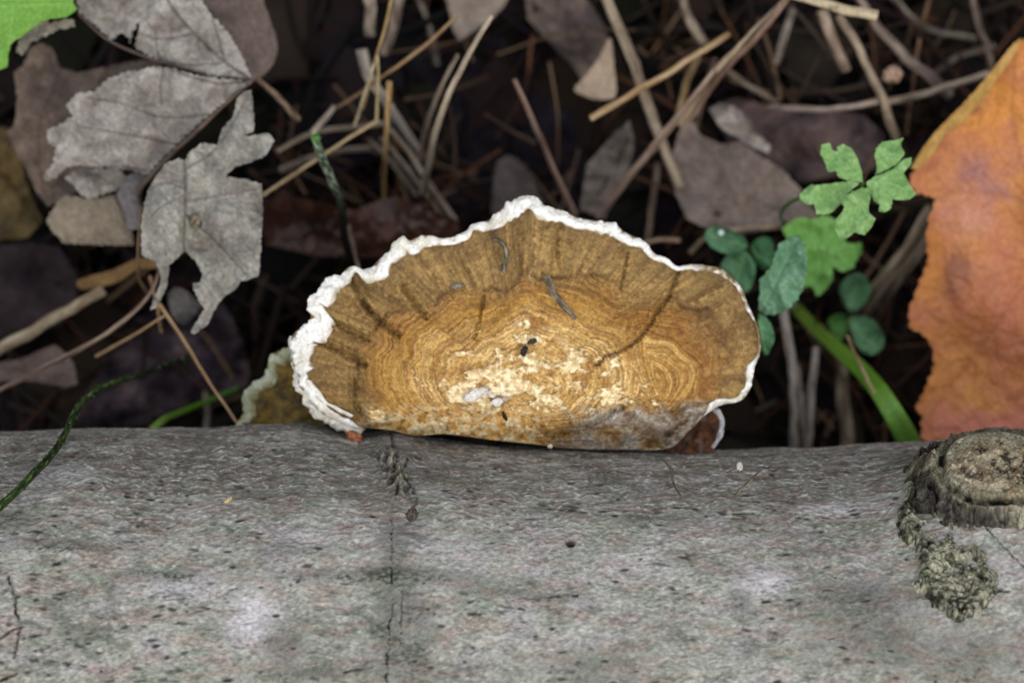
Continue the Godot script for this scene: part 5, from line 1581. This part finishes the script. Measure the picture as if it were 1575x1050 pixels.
func build_crumbs():
	crumb("wood_chip", "reddish wood chip stuck under the left tip of the large fungus", "chip", [545, 672, 45.0], Vector3(1.5, 0.5, 0.8), S(190, 124, 86), S(130, 76, 52), -0.5)
	crumb("bark_crumb", "small white crumb on the log right of the large fungus", "crumb", [1138, 717, 60.5], Vector3(0.5, 0.35, 0.6), S(206, 204, 196), S(170, 166, 156))
	crumb("bark_crumb", "tiny yellowish flake on the log below the grass blade end", "crumb", [350, 769, 69.2], Vector3(0.7, 0.25, 0.3), S(206, 184, 140), S(150, 126, 84), 0.6)
	crumb("bark_crumb", "dark lump on the log's rough seam below the large fungus", "crumb", [634, 791, 70.2], Vector3(0.8, 0.8, 1.0), S(96, 86, 78), S(50, 43, 40), -0.5)
	crumb("bark_crumb", "pale crumb on the log just under the base of the large fungus", "crumb", [846, 686, 48.0], Vector3(0.4, 0.3, 0.35), S(220, 212, 196), S(180, 168, 146))
	crumb("lichen_crumb", "grey flake lying on the cap near the end of the dark twig bit", "crumb", [703, 440, 49.6], Vector3(1.2, 0.3, 0.35), S(150, 142, 126), S(84, 74, 60), 0.1)
	crumb("lichen_crumb", "whitish flake on the pale crust in the middle of the cap", "crumb", [731, 606, 51.9], Vector3(1.9, 0.35, 0.7), S(228, 224, 216), S(206, 198, 188), 0.45)
	crumb("lichen_crumb", "small whitish flake right of the larger one on the cap", "crumb", [765, 618, 52.0], Vector3(0.9, 0.35, 0.6), S(228, 224, 216), S(206, 198, 188), 0.2)
	crumb("dirt_crumb", "black speck of dirt at the pale crust's upper edge on the cap", "crumb", [806, 540, 52.2], Vector3(0.5, 0.4, 0.8), S(58, 50, 46), S(34, 28, 26), -0.4)
	crumb("dirt_crumb", "dark grey speck right above the pale crust on the cap", "crumb", [819, 525, 52.2], Vector3(0.7, 0.35, 0.4), S(80, 72, 64), S(40, 34, 30), 0.3)
	crumb("dirt_crumb", "dark spot of dirt near the left tip of the cap", "crumb", [571, 632, 46.6], Vector3(0.9, 0.35, 1.0), S(72, 48, 30), S(44, 30, 22))
	crumb("dirt_crumb", "tiny dark crumb low on the cap by the whitish flakes", "crumb", [776, 640, 51.2], Vector3(0.3, 0.3, 0.7), S(56, 40, 30), S(36, 26, 20), 0.5)
	strands("twig_bit", "twig", "", [
		["bent dark grey green twig bit lying on the cap near the rim", [759, 367, 49.2, 770, 372, 49.6, 778, 384, 49.8, 779, 398, 50.0, 773, 418, 50.2], 7.0, 8.0, S(84, 76, 54), 0.7],
		["crooked grey twig bit in the middle of the cap on the dark ring", [840, 425, 50.6, 848, 440, 50.8, 856, 456, 51.2, 870, 472, 51.4, 886, 490, 51.6], 13.0, 7.0, S(92, 76, 54), 0.45],
		["thin dark root thread on the log below the right end of the fungus", [1024, 709, 56.8, 1034, 724, 58.6, 1036, 740, 60.4, 1048, 764, 63.0], 5.0, 4.0, S(56, 44, 36)],
		["straight thin dark twig bit on the log right of the root thread", [1172, 722, 59.6, 1150, 742, 61.8, 1130, 763, 64.0], 2.0, 4.5, S(60, 46, 36)],
		["short pale needle bit sticking to the cap under its dark line", [818, 432, 51.4, 814, 424, 51.3, 820, 412, 51.0], 4.0, 3.0, S(170, 124, 64)]])

# ---------------------------------------------------------------- litter nobody could count

func build_litter():
	org = Vector3.ZERO
	var st := SurfaceTool.new()
	st.begin(Mesh.PRIMITIVE_TRIANGLES)
	var tones := [S(70, 54, 50), S(92, 72, 60), S(48, 38, 40), S(110, 90, 74), S(60, 44, 36)]
	for k in 2200:
		var near := k < 900
		var x := rng.randf_range(-0.1, 0.1) if near else rng.randfn(0.0, 0.22)
		var z := rng.randf_range(-0.07, 0.03) if near else rng.randfn(-0.05, 0.2)
		var a := rng.randf_range(0, TAU)
		var l := rng.randf_range(0.008, 0.03)
		var d := Vector3(cos(a), rng.randf_range(-0.12, 0.12), sin(a)) * l
		var c := Vector3(x, rng.randf_range(-0.036, -0.018) + 0.022 * smoothstep(0.005, 0.035, z), z)
		var side := d.cross(Vector3.UP).normalized() * rng.randf_range(0.0003, 0.0009)
		var up := Vector3(0, 0.0005, 0)
		var bend := Vector3(0, rng.randf_range(0.0, 0.003), 0) + side * rng.randf_range(-4, 4)
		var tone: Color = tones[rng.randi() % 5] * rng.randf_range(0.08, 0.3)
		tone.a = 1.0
		st.set_color(tone)
		var q := [c - d * 0.5, c + bend, c + d * 0.5]
		for i in 2:
			for e in [[side, up], [up, -side], [-side, side]]:
				for v in [q[i] + e[0], q[i + 1] + e[0], q[i + 1] + e[1], q[i] + e[0], q[i + 1] + e[1], q[i] + e[1]]:
					st.add_vertex(v)
	# thin reddish needles low in the litter
	for k in 420:
		var zone: Array = [[1020, 1575, -10, 400], [380, 720, 150, 370], [1160, 1440, 380, 690], [0, 420, 330, 660], [600, 1100, -10, 320]][[0, 0, 0, 1, 2, 2, 3, 4][k % 8]]
		var a := rng.randf_range(0, TAU)
		var len_ := rng.randf_range(60, 190)
		var x := rng.randf_range(zone[0], zone[1])
		var y := rng.randf_range(zone[2], zone[3])
		var hh := rng.randf_range(-3.0, 9.0)
		var dv := Vector2(cos(a), sin(a)) * len_ * 0.5
		var bend := Vector2(-dv.y, dv.x) * rng.randf_range(-0.12, 0.12)
		var tone: Color = [S(112, 74, 52), S(92, 60, 44), S(140, 112, 84), S(70, 48, 42), S(104, 84, 70)][k % 5] * rng.randf_range(0.2, 0.75)
		tone.a = 1.0
		var nc := func(t: float, s: float, q: Vector3) -> Color: return tone
		var w := rng.randf_range(3.0, 7.5)
		tube(st, triples([x - dv.x, y - dv.y, hh + rng.randf_range(-4, 3), x + bend.x, y + bend.y, hh, x + dv.x, y + dv.y, hh + rng.randf_range(-4, 3)]), w, w * 0.8, 0.7, 5, nc, 0.1, k * 1.7)
	st.set_smooth_group(0)
	for k in 900:
		var near := k < 260
		var x := rng.randf_range(-0.1, 0.1) if near else rng.randfn(0.0, 0.22)
		var z := rng.randf_range(-0.07, 0.03) if near else rng.randfn(-0.05, 0.2)
		var c := Vector3(x, rng.randf_range(-0.036, -0.02) + 0.022 * smoothstep(0.005, 0.035, z), z)
		var r := rng.randf_range(0.004, 0.014)
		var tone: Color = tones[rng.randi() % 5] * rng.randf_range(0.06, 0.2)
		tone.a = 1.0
		st.set_color(tone)
		var tilt := Vector2(rng.randf_range(-0.3, 0.3), rng.randf_range(-0.3, 0.3))
		var ring := []
		for i in 9:
			var a := TAU * i / 9.0
			var rr := r * rng.randf_range(0.5, 1.1)
			var o := Vector2(cos(a), sin(a)) * rr
			ring.append(c + Vector3(o.x, o.dot(tilt) + rng.randf_range(-0.001, 0.001), o.y))
		for i in 9:
			for v in [c + Vector3(0, 0.0012, 0), ring[i], ring[(i + 1) % 9]]:
				st.add_vertex(v)
	st.generate_normals()
	tag(put("leaf_litter", st.commit(), mats.dead), "dark tangle of small needles and leaf scraps on the soil", "litter", "", "stuff")
